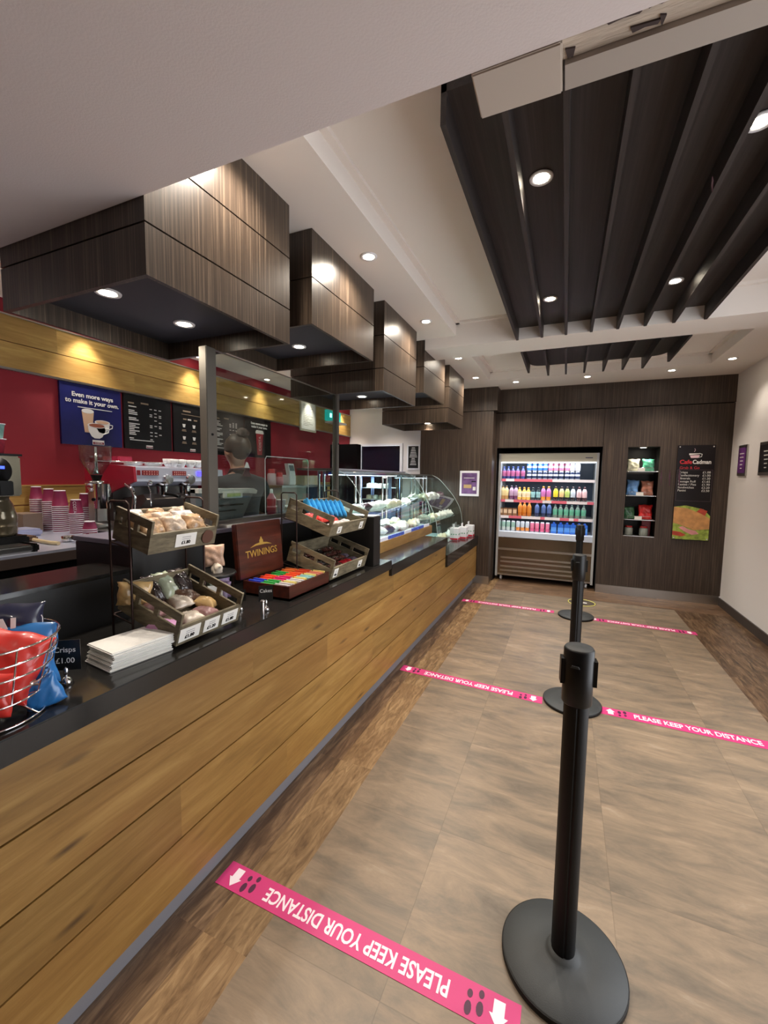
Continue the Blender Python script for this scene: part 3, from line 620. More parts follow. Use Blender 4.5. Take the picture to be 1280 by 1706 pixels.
t = thing('coffee_brush', 'brown bristled brush with pale wooden handle on the bench', 'brush', (-3.0,1.5,ZBN))
b = MB(); b.tube([(-3.08,1.52,ZBN+.012),(-2.86,1.50,ZBN+.012),(-2.80,1.51,ZBN+.012)],.0115,10); part('handle', b, plain('pale_wood',(222,202,160),.5), t)
b = MB(); b.box(-3.22,-3.08,1.49,1.55,ZBN+.001,ZBN+.035,bev=.01); part('bristles', b, plain('bristle',(96,70,54),.8,bump=1,bs=120), t)
b = MB(); b.box(-.09,.09,-.12,.12,0,.004); solo('cleaning_cloth', b, plain('blue_cloth',(150,164,220),.8,bump=.8,bs=30), 'pale blue cloth lying flat on the bench edge', 'cloth', (-2.78,1.78,ZBN+.001))
b = MB(); b.box(-.1,.1,-.1,.1,0,.05,bev=.012); solo('plastic_tub', b, plain('clear_tub',(170,176,210),.2), 'pale plastic tub at the foot of the cup stacks', 'tub', (-3.42,1.60,ZBN+.001))
b = MB(); b.box(-3.72,-3.52,1.68,1.80,ZBN,ZBN+.14); solo('knock_box', b, plain('beige_grey',(128,110,96),.5), 'brown-grey box behind the cup stacks', 'box')

# things farther along the bench
t = thing('storage_unit', 'grey under-shelf unit on the rear bench, behind the barista', 'unit', (-3.3,4.4,ZBN))
b = MB(); b.box(-3.5,-3.0,3.95,4.45,ZBN,1.36); part('body', b, plain('unit_grey',(150,140,130),.5), t)
b = MB(); b.box(-3.52,-2.98,3.93,5.0,1.36,1.385); part('shelf', b, STEEL, t)
b = MB(); b.box(-3.5,-3.0,4.48,4.95,ZBN,1.36); part('door', b, plain('dark_blue_glass',(40,48,66),.1), t)
for i, (y, r, h, c, nm) in enumerate(((4.02,.05,.13,(226,190,196),'tall pale pink bottle with red cap'),(4.17,.045,.09,(222,150,160),'small pink jar with red lid'))):
    b = MB(); b.lathe([(r,0),(r,h),(r*.8,h+.01),(r*.8,h+.06),(.001,h+.062)], n=20, mi=[0,0,1,1]); solo('syrup_bottle', b, [plain('pinkish%d'%i,c,.4),plain('red_cap',(200,40,50),.4)], nm+' on the shelf unit behind the barista', 'bottle', (-3.2,y,1.386))
t = thing('card_reader', 'white card reader tilted on its white stand on the shelf unit', 'card reader', (-3.2,4.33,1.386))
b = MB(); b.box(-3.26,-3.12,4.26,4.40,1.386,1.51,bev=.01); part('stand', b, WPL, t)
b = MB(); b.prism([(-.02,0),(.03,0),(.0,.14),(-.05,.14)], (-3.16,4.28,1.51),(1,0,0),(0,0,1),(0,.12,0)); part('reader', b, WPL, t)
b = MB(); b.prism([(.024,.05),(.028,.05),(.008,.12),(.004,.12)], (-3.16,4.295,1.51),(1,0,0),(0,0,1),(0,.09,0)); part('screen', b, plain('reader_screen',(120,130,136),.2), t)
b = MB(); b.box(-.14,.14,-.16,.16,0,.12,bev=.004); solo('cardboard_box', b, plain('pale_card',(206,190,166),.8), 'open beige cardboard box beside the white card reader', 'box', (-3.2,4.66,1.386))
b = MB(); b.lathe([(.03,0),(.034,.05),(.03,.06),(.034,.11),(.012,.15),(.010,.18),(.001,.181)], n=18, mi=[0,1,0,1,2,2]); solo('sauce_bottle', b, [plain('sb_red',(176,30,60),.3),plain('sb_pink',(220,130,150),.3),WPL], 'red ribbed sauce bottle on the grey ledge by the barista', 'bottle', (-1.93,2.42,1.223))
b = MB(); b.lathe([(.022,0),(.034,.095),(.038,.097),(.037,.10),(.032,.098)], n=18); solo('paper_cup', b, WPL, 'plain white paper cup on the grey ledge beside the red bottle', 'paper cup', (-1.93,2.53,1.223))
b = MB(); b.box(-.12,.12,-.10,.10,0,.09,bev=.02); b.box(-.14,.14,-.12,.12,.09,.10,bev=.004,mi=1); solo('food_tub', b, [plain('tub_grey',(150,150,146),.4),WPL], 'grey tub with white lid on the rear bench right of the barista', 'tub', (-2.85,3.9,ZBN+.001))

# tall black cabinet, white pole behind the screen
b = MB(); b.box(-3.06,-2.63,5.12,5.24,0,1.945,bev=.005); solo('tall_fridge', b, [mat('black_gloss',(14,13,15),.15)], 'tall black cabinet standing behind the right steel post', 'fridge')
b = MB(); b.cyl((-2.32,3.95,0),(-2.32,3.95,1.87),.010,n=12); b.cyl((-2.32,3.95,0),(-2.32,3.95,.01),.09,n=20); solo('white_pole', b, WPL, 'thin white upright pole left of the tall black cabinet', 'pole')

# ---------------------------------------------------------------- posters on the red wall
NAVY = plain('poster_navy', (22,26,88), .35, var=.35, vs=3.5); BOARD = plain('menu_black', (19,18,20), .45, spec=.3); PW = plain('print_white', (226,224,220), .5); PG = plain('print_tan', (150,132,110), .5); CREAM = plain('coffee_cream',(206,170,140),.5); LRED = plain('logo_red',(120,20,48),.5)
TEX = -3.776
def logo(t, y, z, s=1.0):
    b = MB(); b.box(TEX-.001,TEX+.0005,y-.05*s,y+.05*s,z-.02*s,z+.02*s,bev=.0002); b.box(TEX-.001,TEX+.0012,y-.046*s,y+.046*s,z-.016*s,z+.004*s,mi=1); part('logo', b, [PW,LRED], t)
    text('COSTA', .02*s, (TEX+.0015,y,z-.006*s), (0,1,0), (0,0,1), PW, t)
POS = [2.10+.532*k for k in range(5)]
def board(k, label, m, name='menu_board'):
    y = POS[k]; t = thing(name, label, 'poster' if name == 'coffee_poster' else 'menu board', (TEX,y+.25,1.73))
    b = MB(); b.box(-3.799,TEX-.001,y,y+.505,1.735,2.24); part('board', b, m, t); return t, y
t, y = board(0, 'blue poster of three coffees reading even more ways to make it your own', NAVY, 'coffee_poster')
text('Even more ways\nto make it your own.', .052, (TEX+.001,y+.26,2.125), (0,1,0), (0,0,1), PW, t, bold=.0012)
b = MB(); b.box(TEX,TEX+.0012,y+.13,y+.42,2.048,2.054); part('small_print', b, PW, t)
def cupshape(b, cy, cz, s, mi, lid):
    b.prism([(-.075*s,.05*s),(-.07*s,.0),(-.045*s,-.045*s),(-.02*s,-.06*s),(.02*s,-.06*s),(.045*s,-.045*s),(.07*s,0),(.075*s,.05*s)], (TEX,cy,cz),(0,1,0),(0,0,1),(.002,0,0), mi)
    pts = [(.078*s*math.cos(a),.05*s+.022*s*math.sin(a)) for a in [2*PI*i/20 for i in range(20)]]; b.prism(pts,(TEX,cy,cz),(0,1,0),(0,0,1),(.0025,0,0),mi)
    pts = [(.066*s*math.cos(a),.05*s+.016*s*math.sin(a)) for a in [2*PI*i/20 for i in range(20)]]; b.prism(pts,(TEX,cy,cz),(0,1,0),(0,0,1),(.003,0,0),lid)
    b.tube([(TEX+.002,cy+.07*s,cz+.035*s),(TEX+.002,cy+.105*s,cz+.03*s),(TEX+.002,cy+.10*s,cz),(TEX+.002,cy+.055*s,cz-.02*s)],.005*s,6,mi)
b = MB(); b.prism([(-.05,.09),(-.03,-.09),(.03,-.09),(.05,.09)],(TEX,y+.21,1.935),(0,1,0),(0,0,1),(.0015,0,0),1); b.prism([(.05*math.cos(a),.09+.02*math.sin(a)) for a in [2*PI*i/20 for i in range(20)]],(TEX,y+.21,1.935),(0,1,0),(0,0,1),(.002,0,0),0)
cupshape(b,y+.33,1.90,.85,0,1); cupshape(b,y+.28,1.86,1.0,0,2); part('coffee_picture', b, [PW,CREAM,plain('cocoa',(150,84,60),.5)], t)
logo(t, y+.29, 1.765)
def menu(k, label, seed, pic=False):
    t, y = board(k, label, BOARD); rnd = random.Random(seed); b = MB()
    b.box(TEX,TEX+.001,y+.04,y+.10,2.155,2.168,mi=1); b.box(TEX,TEX+.001,y+.17,y+.25,2.165,2.180,mi=1)
    z = 2.125
    while z > 1.83:
        if rnd.random() < .2: z -= .02; continue
        b.box(TEX,TEX+.001,y+.045,y+.045+rnd.uniform(.04,.11),z,z+.009)
        if rnd.random() < .75:
            for xx in (.26,.31,.36): b.box(TEX,TEX+.001,y+xx,y+xx+.027,z,z+.008) if rnd.random() < .8 else None
        z -= .0165
    b.box(TEX,TEX+.001,y+.05,y+.30,1.815,1.822)
    part('menu_lines', b, [PW,PG], t); logo(t, y+.25, 1.762, .7)
menu(1, 'black menu board of white price lines, first one right of the blue poster', 3)
t, y = board(2, 'black menu board with small cup icons, left of the steel post', BOARD)
b = MB(); b.box(TEX,TEX+.001,y+.12,y+.22,2.165,2.18,mi=1); b.box(TEX,TEX+.001,y+.1,y+.42,2.135,2.14,mi=1)
for i, yy in enumerate((.12,.18,.26)): b.box(TEX,TEX+.001,y+yy,y+yy+.045,2.08,2.095,mi=0 if i == 1 else 1)
for i in range(3):
    for j in range(2):
        cy = y+.13+i*.13; cz = 2.02-j*.13
        b.prism([(-.02,.015),(-.012,-.02),(.012,-.02),(.02,.015)],(TEX,cy,cz),(0,1,0),(0,0,1),(.001,0,0),0); b.box(TEX,TEX+.001,cy-.025,cy+.025,cz-.05,cz-.042,mi=1); b.box(TEX,TEX+.001,cy-.03,cy+.03,cz-.062,cz-.055,mi=1)
part('cup_icons', b, [PW,PG], t); logo(t, y+.24, 1.762, .7)
menu(3, 'black menu board partly hidden behind the head of the barista', 9)
t, y = board(4, 'dark poster of a red takeaway cup, seen through the glass screen', BOARD, 'coffee_poster')
text('Even more ways to\nmake it your own.', .042, (TEX+.001,y+.27,2.155), (0,1,0), (0,0,1), PW, t, bold=.001)
b = MB(); b.prism([(-.07,.13),(-.045,-.16),(.045,-.16),(.07,.13)],(TEX,y+.27,1.93),(0,1,0),(0,0,1),(.002,0,0),1); b.prism([(-.078,.12),(-.078,.14),(-.06,.165),(.06,.165),(.078,.14),(.078,.12)],(TEX,y+.27,1.93),(0,1,0),(0,0,1),(.004,0,0),0)
part('cup_picture', b, [PW,plain('cup_red',(160,24,44),.4)], t); text('COSTA', .06, (TEX+.004,y+.275,1.92), (0,0,1), (0,-1,0), PW, t)
# framed notice and exit sign
t = thing('framed_notice', 'framed white notice on the oak strip seen through the glass screen', 'notice', (TEX,5.6,2.2))
b = MB(); b.box(-3.782,-3.765,5.42,5.86,2.20,2.67); part('frame', b, plain('notice_frame',(186,180,160),.4), t)
b = MB(); b.box(-3.765,-3.763,5.45,5.83,2.23,2.64); part('sheet', b, PAPER, t)
b = MB()
for i in range(14): b.box(-3.763,-3.762,5.50,5.62+.18*((i*37)%5)/5,2.60-i*.024,2.606-i*.024)
part('print', b, plain('print_grey',(140,136,120),.6), t)
t = thing('exit_sign', 'glowing green exit sign on the oak strip near the far corner', 'exit sign', (-3.7,6.35,2.5))
b = MB(); b.box(-3.781,-3.72,6.15,6.60,2.44,2.62,bev=.004); part('case', b, plain('exit_green',(20,110,104),.4,emit=(24,150,140),es=.7), t)
b = MB()
for k in range(3): b.box(-3.719,-3.717,6.22+k*.11,6.28+k*.11,2.50,2.57)
part('pictogram', b, plain('exit_mark',(150,255,236),.4,emit=(130,255,230),es=4), t)
b = MB(); b.box(-3.78,-3.60,6.15,6.6,2.40,2.43,bev=.004); part('lamp_tray', b, WPL, t)

# rear wall notice
t = thing('wall_notice', 'small black notice in a white frame on the rear white wall', 'notice', (-2.5,7.07,1.85))
b = MB(); b.box(-2.625,-2.385,7.062,7.079,1.64,2.08); part('frame', b, WPL, t)
b = MB(); b.box(-2.60,-2.41,7.060,7.063,1.665,2.055); part('sheet', b, BOARD, t)
b = MB()
for i in range(12): wv = .03+.05*((i*29)%7)/7; b.box(-2.505-wv,-2.505+wv,7.058,7.060,2.02-i*.027,2.03-i*.027)
part('print', b, PW, t)
# purple framed picture on the column
t = thing('framed_poster', 'small purple poster in a white frame on the dark veneer column', 'picture', (-1.25,5.94,1.42))
b = MB(); b.box(-1.39,-1.115,5.927,5.949,1.247,1.605,bev=.003); part('frame', b, WPL, t)
b = MB(); b.box(-1.36,-1.145,5.924,5.928,1.28,1.575); part('print', b, plain('purple_print',(110,78,128),.4,var=.35,vs=14), t)
b = MB(); b.box(-1.33,-1.18,5.922,5.924,1.50,1.508); b.box(-1.22,-1.16,5.922,5.924,1.45,1.462,mi=1); b.box(-1.33,-1.22,5.922,5.924,1.36,1.41,mi=2); b.box(-1.20,-1.16,5.922,5.924,1.33,1.38,mi=0); part('print_detail', b, [PW,BOARD,plain('yellowish',(190,160,110),.5)], t)

# ---------------------------------------------------------------- barista
def person():
    P = Vector((-2.20,2.40,0)); ang = math.atan2(.18,-1)-PI/2
    Rz = Matrix.Rotation(ang,4,'Z'); T = Matrix.Translation(P) @ Rz
    t = thing('person', 'person in dark short-sleeved shirt with hair in a bun, back turned, behind the till', 'person', tuple(P))
    SK = mat('skin', (206,154,130), .5, sss=.1); SH = mat('black_shirt', (40,44,52), .75, bump=.25, bs=18); TR = mat('black_trousers', (26,26,30), .8); HA = ramp_wood('brown_hair', [(.3,(30,20,14)),(.6,(60,42,30)),(.8,(110,82,58))], 20, (1,1,3), rough=.5)
    V = []; E = []
    def v(x,y,z,r): V.append((x,y,z,r)); return len(V)-1
    pel = v(0,0,.98,(.15,.105)); wa = v(0,.0,1.12,(.135,.095)); ch = v(0,-.01,1.30,(.155,.11)); up = v(0,-.015,1.42,(.15,.09)); nk = v(0,.01,1.525,.052); n2 = v(0,.03,1.575,.05)
    h1 = v(0,.05,1.635,(.066,.082)); h2 = v(0,.045,1.70,(.074,.092)); h3 = v(0,.03,1.755,(.055,.07)); ja = v(0,.10,1.60,(.036,.034))
    E += [(pel,wa),(wa,ch),(ch,up),(up,nk),(nk,n2),(n2,h1),(h1,h2),(h2,h3),(h1,ja)]
    nose = v(0,.155,1.655,.011); E.append((h1,nose))
    for s in (-1,1):
        ear = v(s*.078,.035,1.655,(.010,.018)); E.append((h1,ear))
        hip = v(s*.09,0,.92,.09); kn = v(s*.10,.02,.50,.058); an = v(s*.10,-.01,.09,.04); toe = v(s*.115,.13,.035,(.042,.03)); E += [(pel,hip),(hip,kn),(kn,an),(an,toe)]
        sh = v(s*.175,-.01,1.445,.06); el = v(s*.235,.02,1.19,.043); wr = v(s*.14,.26,1.16,.028); pa = v(s*.12,.33,1.165,(.036,.018)); E += [(up,sh),(sh,el),(el,wr),(wr,pa)]
        for k, (dx, L) in enumerate(((-.03,.07),(-.01,.08),(.01,.075),(.03,.06))):
            a = v(s*.12+dx,.365,1.16,.0095); c = v(s*.12+dx*1.1,.365+L*.5,1.15,.0085); d = v(s*.12+dx*1.1,.365+L*.8,1.125,.0075); E += [(pa,a),(a,c),(c,d)]
        a = v(s*.12-s*.035,.325,1.15,.011); c = v(s*.12-s*.055,.36,1.14,.0095); E += [(pa,a),(a,c)]
    me = skin('body', V, E, SK, sub=2, root=0); me.transform(T)
    o = link('body', me, SK, t)
    # face
    b = MB(); b.T = T
    for s in (-1,1): b.lathe([(.001,-.011),(.009,-.006),(.011,0),(.009,.006),(.001,.011)], (s*.03,.118,1.672), 10)
    part('eyes', b, WCER, o)
    b = MB(); b.T = T; b.lathe([(.001,-.008),(.02,-.004),(.022,0),(.018,.004),(.001,.007)], (0,.128,1.61), 12); part('mouth', b, plain('lip',(170,90,84),.5), o)
    # shirt
    V = []; E = []
    pel = v(0,0,.93,(.168,.125)); wa = v(0,0,1.12,(.155,.115)); ch = v(0,-.01,1.30,(.178,.13)); up = v(0,-.018,1.43,(.16,.095)); nk = v(0,.0,1.505,(.068,.062))
    E += [(pel,wa),(wa,ch),(ch,up),(up,nk)]
    for s in (-1,1):
        sh = v(s*.18,-.01,1.45,.075); el = v(s*.235,.012,1.25,.064); e2 = v(s*.238,.03,1.21,.06); E += [(up,sh),(sh,el),(el,e2)]
    me = skin('shirt', V, E, SH, sub=2, root=0); me.transform(T); link('shirt', me, SH, t)
    V = []; E = []
    pel = v(0,0,.97,(.162,.118))
    for s in (-1,1):
        hip = v(s*.092,0,.90,.108); kn = v(s*.10,.02,.50,.078); an = v(s*.10,-.01,.10,.062); E += [(pel,hip),(hip,kn),(kn,an)]
    me = skin('trousers', V, E, TR, sub=2, root=0); me.transform(T); link('trousers', me, TR, t)
    b = MB(); b.T = T
    for s in (-1,1): b.box(s*.11-.045,s*.11+.045,-.06,.20,.001,.075,bev=.03)
    part('shoes', b, BLKPL, t)
    # hair: cap over the skull plus bun
    def blob(c, r, seed, amp, cut=None, n=26):
        q = bmesh.new(); bmesh.ops.create_uvsphere(q, u_segments=n, v_segments=n//2+4, radius=1)
        for vv in q.verts:
            p = vv.co.copy(); k = 1+amp*noise.noise(p*3.2+Vector((seed,0,0)))+amp*.4*noise.noise(p*9+Vector((seed,3,0)))
            vv.co = Vector((c[0]+p.x*r[0]*k, c[1]+p.y*r[1]*k, c[2]+p.z*r[2]*k))
        if cut:
            dead = [vv for vv in q.verts if cut(vv.co)]; bmesh.ops.delete(q, geom=dead, context='VERTS')
        b = MB(); q.verts.index_update(); b.T = T; b._add([tuple(x.co) for x in q.verts], [[x.index for x in f.verts] for f in q.faces], 0, True); q.free(); return b
    b = blob((0,.018,1.705), (.087,.107,.098), 3, .07, cut=lambda c: (c.y > .085 and c.z < 1.735) or (c.z < 1.66 and c.y > .0))
    part('hair', b, HA, t)
    b = blob((.0,-.035,1.80), (.045,.045,.038), 8, .3); part('hair_bun', b, HA, t)
    # collar, apron straps
    b = MB(); b.T = T; b.lathe([(.064,1.50),(.07,1.515),(.064,1.545),(.06,1.545)], (0,.01,0), 24); part('collar', b, SH, t)
    b = MB(); b.T = T; b.prism([(-.02,0),(.03,.0),(.012,.045),(0,.05)], (.01,-.066,1.545), (1,0,0), (0,0,1), (0,.006,0)); part('label_tag', b, WPL, t)
    b = MB(); b.T = T; b.tube([(-.075,.06,1.47),(-.075,.0,1.535),(-.03,-.062,1.545),(.03,-.062,1.545),(.075,.0,1.535),(.075,.06,1.47)], .010, 8); part('apron_strap', b, plain('maroon_strap',(64,22,36),.6), t)
    b = MB(); b.T = T; b.prism([(-.015,0),(.015,0),(.04,-.05),(-.04,-.05)],(0,-.075,1.54),(1,0,0),(0,0,1),(0,-.006,0)); part('strap_knot', b, plain('maroon_strap',(64,22,36),.6), t)
person()

# ---------------------------------------------------------------- till
t = thing('till', 'grey till terminal seen from behind with a small green customer display', 'till', (-1.82,1.85,1.222))
TG = plain('till_grey',(196,198,192),.45); TGD = plain('till_dark',(104,108,110),.5)
b = MB(); b.prism([(1.63,1.42),(2.05,1.415),(2.085,1.405),(2.08,1.39),(1.98,1.235),(1.63,1.235)], (-1.80,0,0),(0,1,0),(0,0,1),(-.035,0,0)); part('shell', b, TGD, t)
b = MB(); b.prism([(1.63,1.424),(2.06,1.418),(2.09,1.405),(2.08,1.385),(2.02,1.39),(1.63,1.40)], (-1.775,0,0),(0,1,0),(0,0,1),(-.06,0,0)); part('top_edge', b, TG, t, 'lighter grey top edge')
b = MB(); b.box(-1.80,-1.765,1.80,1.95,1.365,1.402,bev=.004); g = part('customer_display', b, TG, t)
b = MB(); b.box(-1.766,-1.763,1.822,1.928,1.374,1.393); part('display_glass', b, plain('lcd_green',(120,130,84),.3,emit=(120,140,80),es=.3), g)
b = MB(); b.box(-1.80,-1.79,1.65,1.98,1.32,1.328); b.box(-1.80,-1.79,1.65,1.92,1.29,1.294); part('vent', b, BLKPL, t)
b = MB(); b.box(-1.88,-1.72,1.66,1.92,1.223,1.24,bev=.004); part('foot', b, TGD, t)
b = MB(); b.box(-1.72,-1.61,1.66,1.80,1.223,1.235); solo('receipt_pad', b, PAPER, 'white pad of paper at the foot of the till on the ledge', 'paper')

# ================================================================== CRATES on wire stands
def crate(xf, zf, y0, y1, D, tilt, label):
    """xf,zf: front bottom edge; D: depth going back and up"""
    t = thing('snack_crate', label, 'crate', (xf-D/2, (y0+y1)/2, zf))
    a = tilt; ex = Vector((-math.cos(a),0,math.sin(a))); ez = Vector((math.sin(a),0,math.cos(a))); o = Vector((xf,0,zf))
    M = Matrix(((ex.x,0,ez.x,o.x),(0,1,0,0),(ex.z,0,ez.z,o.z),(0,0,0,1)))
    W = .009
    def bx(name, *a_, m=GREYW):
        b = MB(); b.T = M; b.box(*a_); return part(name, b, m, t)
    bx('base', 0, D, y0, y1, 0, .006); bx('front_board', 0, W, y0, y1, .006, .072); bx('back_board', D-W, D, y0, y1, .006, .10)
    for ya in (y0, y1-W):
        b = MB(); b.T = M; b.box(W, D-W, ya, ya+W, .006, .062); b.box(0, D, ya, ya+W, .088, .118)
        for xx in (0, D*.36, D*.68, D-.02): b.box(xx, xx+.02, ya+.0005, ya+W-.0005, .062, .088)
        part('side_rail', b, GREYW, t)
    return t, M
def stand(xb, xf, y0, y1, z0, z1, levels, label):
    t = thing('wire_stand', label, 'stand', ((xb+xf)/2,(y0+y1)/2,z0))
    for ya in (y0, y1):
        b = MB(); b.tube([(xb,ya,z0+.004),(xb,ya,z1-.01),(xb+.012,ya,z1),(xf-.012,ya,z1),(xf,ya,z1-.01),(xf,ya,z0+.004)], .0038, 8)
        for zl in levels: b.tube([(xb,ya,zl),(xf,ya,zl-.02)], .003, 6)
        part('side_frame', b, DKMET, t)
    for zl in levels:
        b = MB(); b.tube([(xb,y0,zl),(xb,y1,zl)], .0035, 6); part('cross_bar', b, DKMET, t)
    return t
Z1 = .9155
stand(-1.455,-1.352,.946,1.262,Z1,1.405,[1.0,1.262],'dark wire stand holding the two nearer snack crates')
c1, M1 = crate(-1.165,Z1+.012,.961,1.248,.30,.30,'lower near wooden crate of cakes with three price tickets')
c2, M2 = crate(-1.282,1.226,.958,1.250,.185,.25,'upper near wooden crate filled with bagged cookies')
stand(-1.475,-1.372,1.938,2.403,Z1,1.405,[1.0,1.262],'dark wire stand holding the two farther snack crates')
c3, M3 = crate(-1.167,Z1+.012,1.953,2.388,.30,.30,'lower far wooden crate of dark chocolate bars')
c4, M4 = crate(-1.175,1.168,1.953,2.388,.305,.32,'upper far wooden crate of blue and red snack packets')
def ticket(M, y, w, txt, par, mark=True, h=.048):
    t = thing('price_ticket', 'white price ticket '+par, 'price ticket', tuple((M @ Vector((-.002,y,.03)))))
    b = MB(); b.T = M; b.box(-.003,-.0008,y,y+w,.012,.012+h); part('card', b, PAPER, t)
    o = M @ Vector((-.0036,y+w*.5,.012+h*.3)); r = Vector((0,1,0)); u = (M.to_3x3() @ Vector((0,0,1)))
    text(txt, h*.36, o, r, u, BLKPL, t, bold=.0005)
    b = MB(); b.T = M
    for i in range(2): b.box(-.0035,-.003,y+w*.3,y+w*.72,.012+h*(.72-.16*i),.012+h*(.76-.16*i),mi=1)
    if mark: b.prism([(y+w*.92,.02),(y+w*1.06,.012+h*.6),(y+w*1.02,.012+h*.95),(y+w*.9,.012+h*.6)], M @ Vector((-.0034,0,0)), (0,1,0), tuple(M.to_3x3() @ Vector((0,0,1))), tuple(M.to_3x3() @ Vector((-.001,0,0))), 0)
    part('print', b, [plain('ticket_maroon',(88,40,66),.5),plain('ticket_grey',(140,136,140),.6)], t)
ticket(M1,.965,.085,'£1.80','at the left of the lower near crate'); ticket(M1,1.068,.07,'£1.20','in the middle of the lower near crate'); ticket(M1,1.155,.075,'£1.80','at the right of the lower near crate')
ticket(M2,1.06,.09,'£1.80','on the upper near crate of cookies')
b = MB(); b.T = M2; b.cyl((-.002,1.205,.035),(-.005,1.205,.035),.027,n=24); solo('round_sticker', b, plain('brown_round',(92,58,44),.5), 'round brown sticker on the front of the upper near crate', 'sticker')
ticket(M3,1.975,.045,'60p','at the left of the chocolate crate',False,.05); ticket(M3,2.27,.05,'60p','at the right of the chocolate crate',False,.045)
ticket(M4,2.03,.045,'£1','at the left of the blue packet crate',False,.04); ticket(M4,2.30,.045,'£1','at the right of the blue packet crate',False,.045)

def packets(M, items, name, cat, group, lift=.008):
    """items: (u depth, y, w, h, t, tiltback, yaw, material, label)"""
    for i, (u, y, w_, h, th, tb, yw, mm, lab) in enumerate(items):
        b = MB(); b.pillow(w_, h, th, seed=i*7+len(name), wr=.22, ends=.18)
        o = link(name, b.mesh(name), mm); p = M @ Vector((u, y, lift+th*.25*abs(math.sin(tb))))
        o.matrix_world = Matrix.Translation(p) @ Matrix.Rotation(-math.atan2(M[2][0],-M[0][0]),4,'Y') @ Matrix.Rotation(PI/2+yw,4,'Z') @ Matrix.Rotation(tb,4,'X')
        props(o, lab, cat, group)
COOK = [mat('cookie_bag_%d'%i, c, .28, var=.55, vs=28, coat=.5, bump=.4, bs=30) for i, c in enumerate(((214,190,168),(232,222,212),(196,160,122)))]
rowsn = ['front row','middle row','back row']; coln = ['left','centre','right','far right']
it = []
for r_ in range(3):
    for c_ in range(3): it.append((.035+.05*r_, 1.01+.093*c_, .085, .085, .05, -.35, random.uniform(-.2,.2), COOK[(r_*2+c_)%3 if r_ else [2,0,2][c_]], 'clear bag of round cookies in the upper near crate, %s %s' % (rowsn[r_], coln[c_])))
packets(M2, it, 'cookie_bag', 'cookie bag', 'cookie bags in the upper near crate', lift=.035)
CK = dict(pink=plain('cake_pink',(216,160,206),.3,var=.15,vs=20,coat=.5), brown=plain('cake_brown',(92,66,52),.3,var=.5,vs=26,coat=.6), dark=plain('cake_dark',(54,44,44),.25,var=.5,vs=20,coat=.7), green=plain('cake_green',(176,186,160),.25,var=.3,vs=22,coat=.6), white=plain('cake_white',(212,200,184),.3,var=.3,vs=24,coat=.5), orange=plain('cake_orange',(214,178,120),.3,var=.4,vs=18,coat=.5), mauve=plain('cake_mauve',(170,130,130),.3,var=.4,vs=22,coat=.5))
def cake(u, y, w_, h, th, tb, yw, k, lab): return (u, y, w_, h, th, tb, yw, CK[k], lab)
packets(M1, [cake(.06,1.0,.07,.10,.04,-1.35,.2,'pink','pink wrapped cake at the front left of the lower near crate'),cake(.05,1.085,.08,.09,.04,-1.3,-.2,'white','cream wrapped cake at the front of the lower near crate'),cake(.05,1.165,.07,.09,.04,-1.25,.1,'mauve','mauve wrapped cake at the front right of the lower near crate'),
 cake(.09,1.21,.06,.08,.045,-1.0,.5,'orange','white and orange packet near the right rail of the lower near crate'),cake(.15,1.04,.08,.09,.05,-1.1,.3,'mauve','brownish wrapped bar in the middle left of the lower near crate'),cake(.15,1.12,.08,.10,.04,-1.1,-.3,'white','striped cream packet in the middle of the lower near crate'),
 cake(.16,1.18,.08,.10,.045,-1.0,.2,'brown','dark brown wrapped cake in the middle right of the lower near crate'),cake(.23,1.01,.08,.11,.05,-.5,.1,'orange','yellow and white packet at the back left of the lower near crate'),cake(.23,1.075,.05,.12,.04,-.45,-.1,'dark','upright dark brownie slice at the back of the lower near crate'),
 cake(.23,1.135,.07,.12,.045,-.4,.1,'green','upright pale green wrapped slice at the back of the lower near crate'),cake(.23,1.20,.07,.12,.045,-.4,0,'dark','upright black wrapped slice at the back right of the lower near crate')], 'cake_packet', 'cake packet', 'wrapped cakes in the lower near crate', lift=.022)
b = MB(); b.pillow(.11,.09,.05,seed=77,wr=.3); o = solo('cake_packet', b, CK['orange'], 'clear packet hanging out beside the wire stand at the back left of the near crates', 'cake packet', (-1.40,.985,1.03), rot=(.2,.1,1.0))
# far crate packets
BL = mat('blue_packet',(60,160,220),.3,var=.25,vs=24,coat=.4); RD = mat('red_packet',(224,58,48),.35,var=.3,vs=24,coat=.4); WPK = mat('silver_white_packet',(206,202,200),.35,var=.35,vs=40,coat=.4); YG = mat('pale_green_packet',(206,220,160),.35)
it = []
for k in range(8):
    it.append((.20-.010*k, 2.075+.038*k, .075, .115, .03, -.15, 1.0, BL, 'blue topped snack packet standing in the upper far crate, number %s from the left' % ['one','two','three','four','five','six','seven','eight'][k]))
it += [(.15,2.04,.08,.07,.035,-.8,.3,RD,'red packet lying at the left of the upper far crate'),(.115,2.10,.09,.07,.035,-.8,-.2,RD,'red packet lying just right of the left one in the upper far crate'),(.085,2.165,.08,.07,.035,-.8,.1,RD,'red packet lying nearest the front board of the upper far crate'),
 (.03,2.06,.07,.06,.03,-1.2,.2,WPK,'pale packet at the front left of the upper far crate'),(.035,2.15,.08,.06,.035,-1.1,-.2,WPK,'silver packet at the front centre of the upper far crate'),(.035,2.24,.08,.06,.035,-1.0,.2,WPK,'white boxed packet at the front right of centre in the upper far crate'),(.035,2.34,.07,.05,.02,-1.3,.1,YG,'pale green flat packet at the front right of the upper far crate'),
 (.2,2.01,.05,.07,.025,-1.1,.1,WPK,'white and red packet behind the left rail of the upper far crate, back'),(.08,2.01,.05,.07,.025,-1.2,.1,WPK,'white and red packet behind the left rail of the upper far crate, front')]
packets(M4, it, 'snack_packet', 'snack packet', 'packets in the upper far crate', lift=.028)
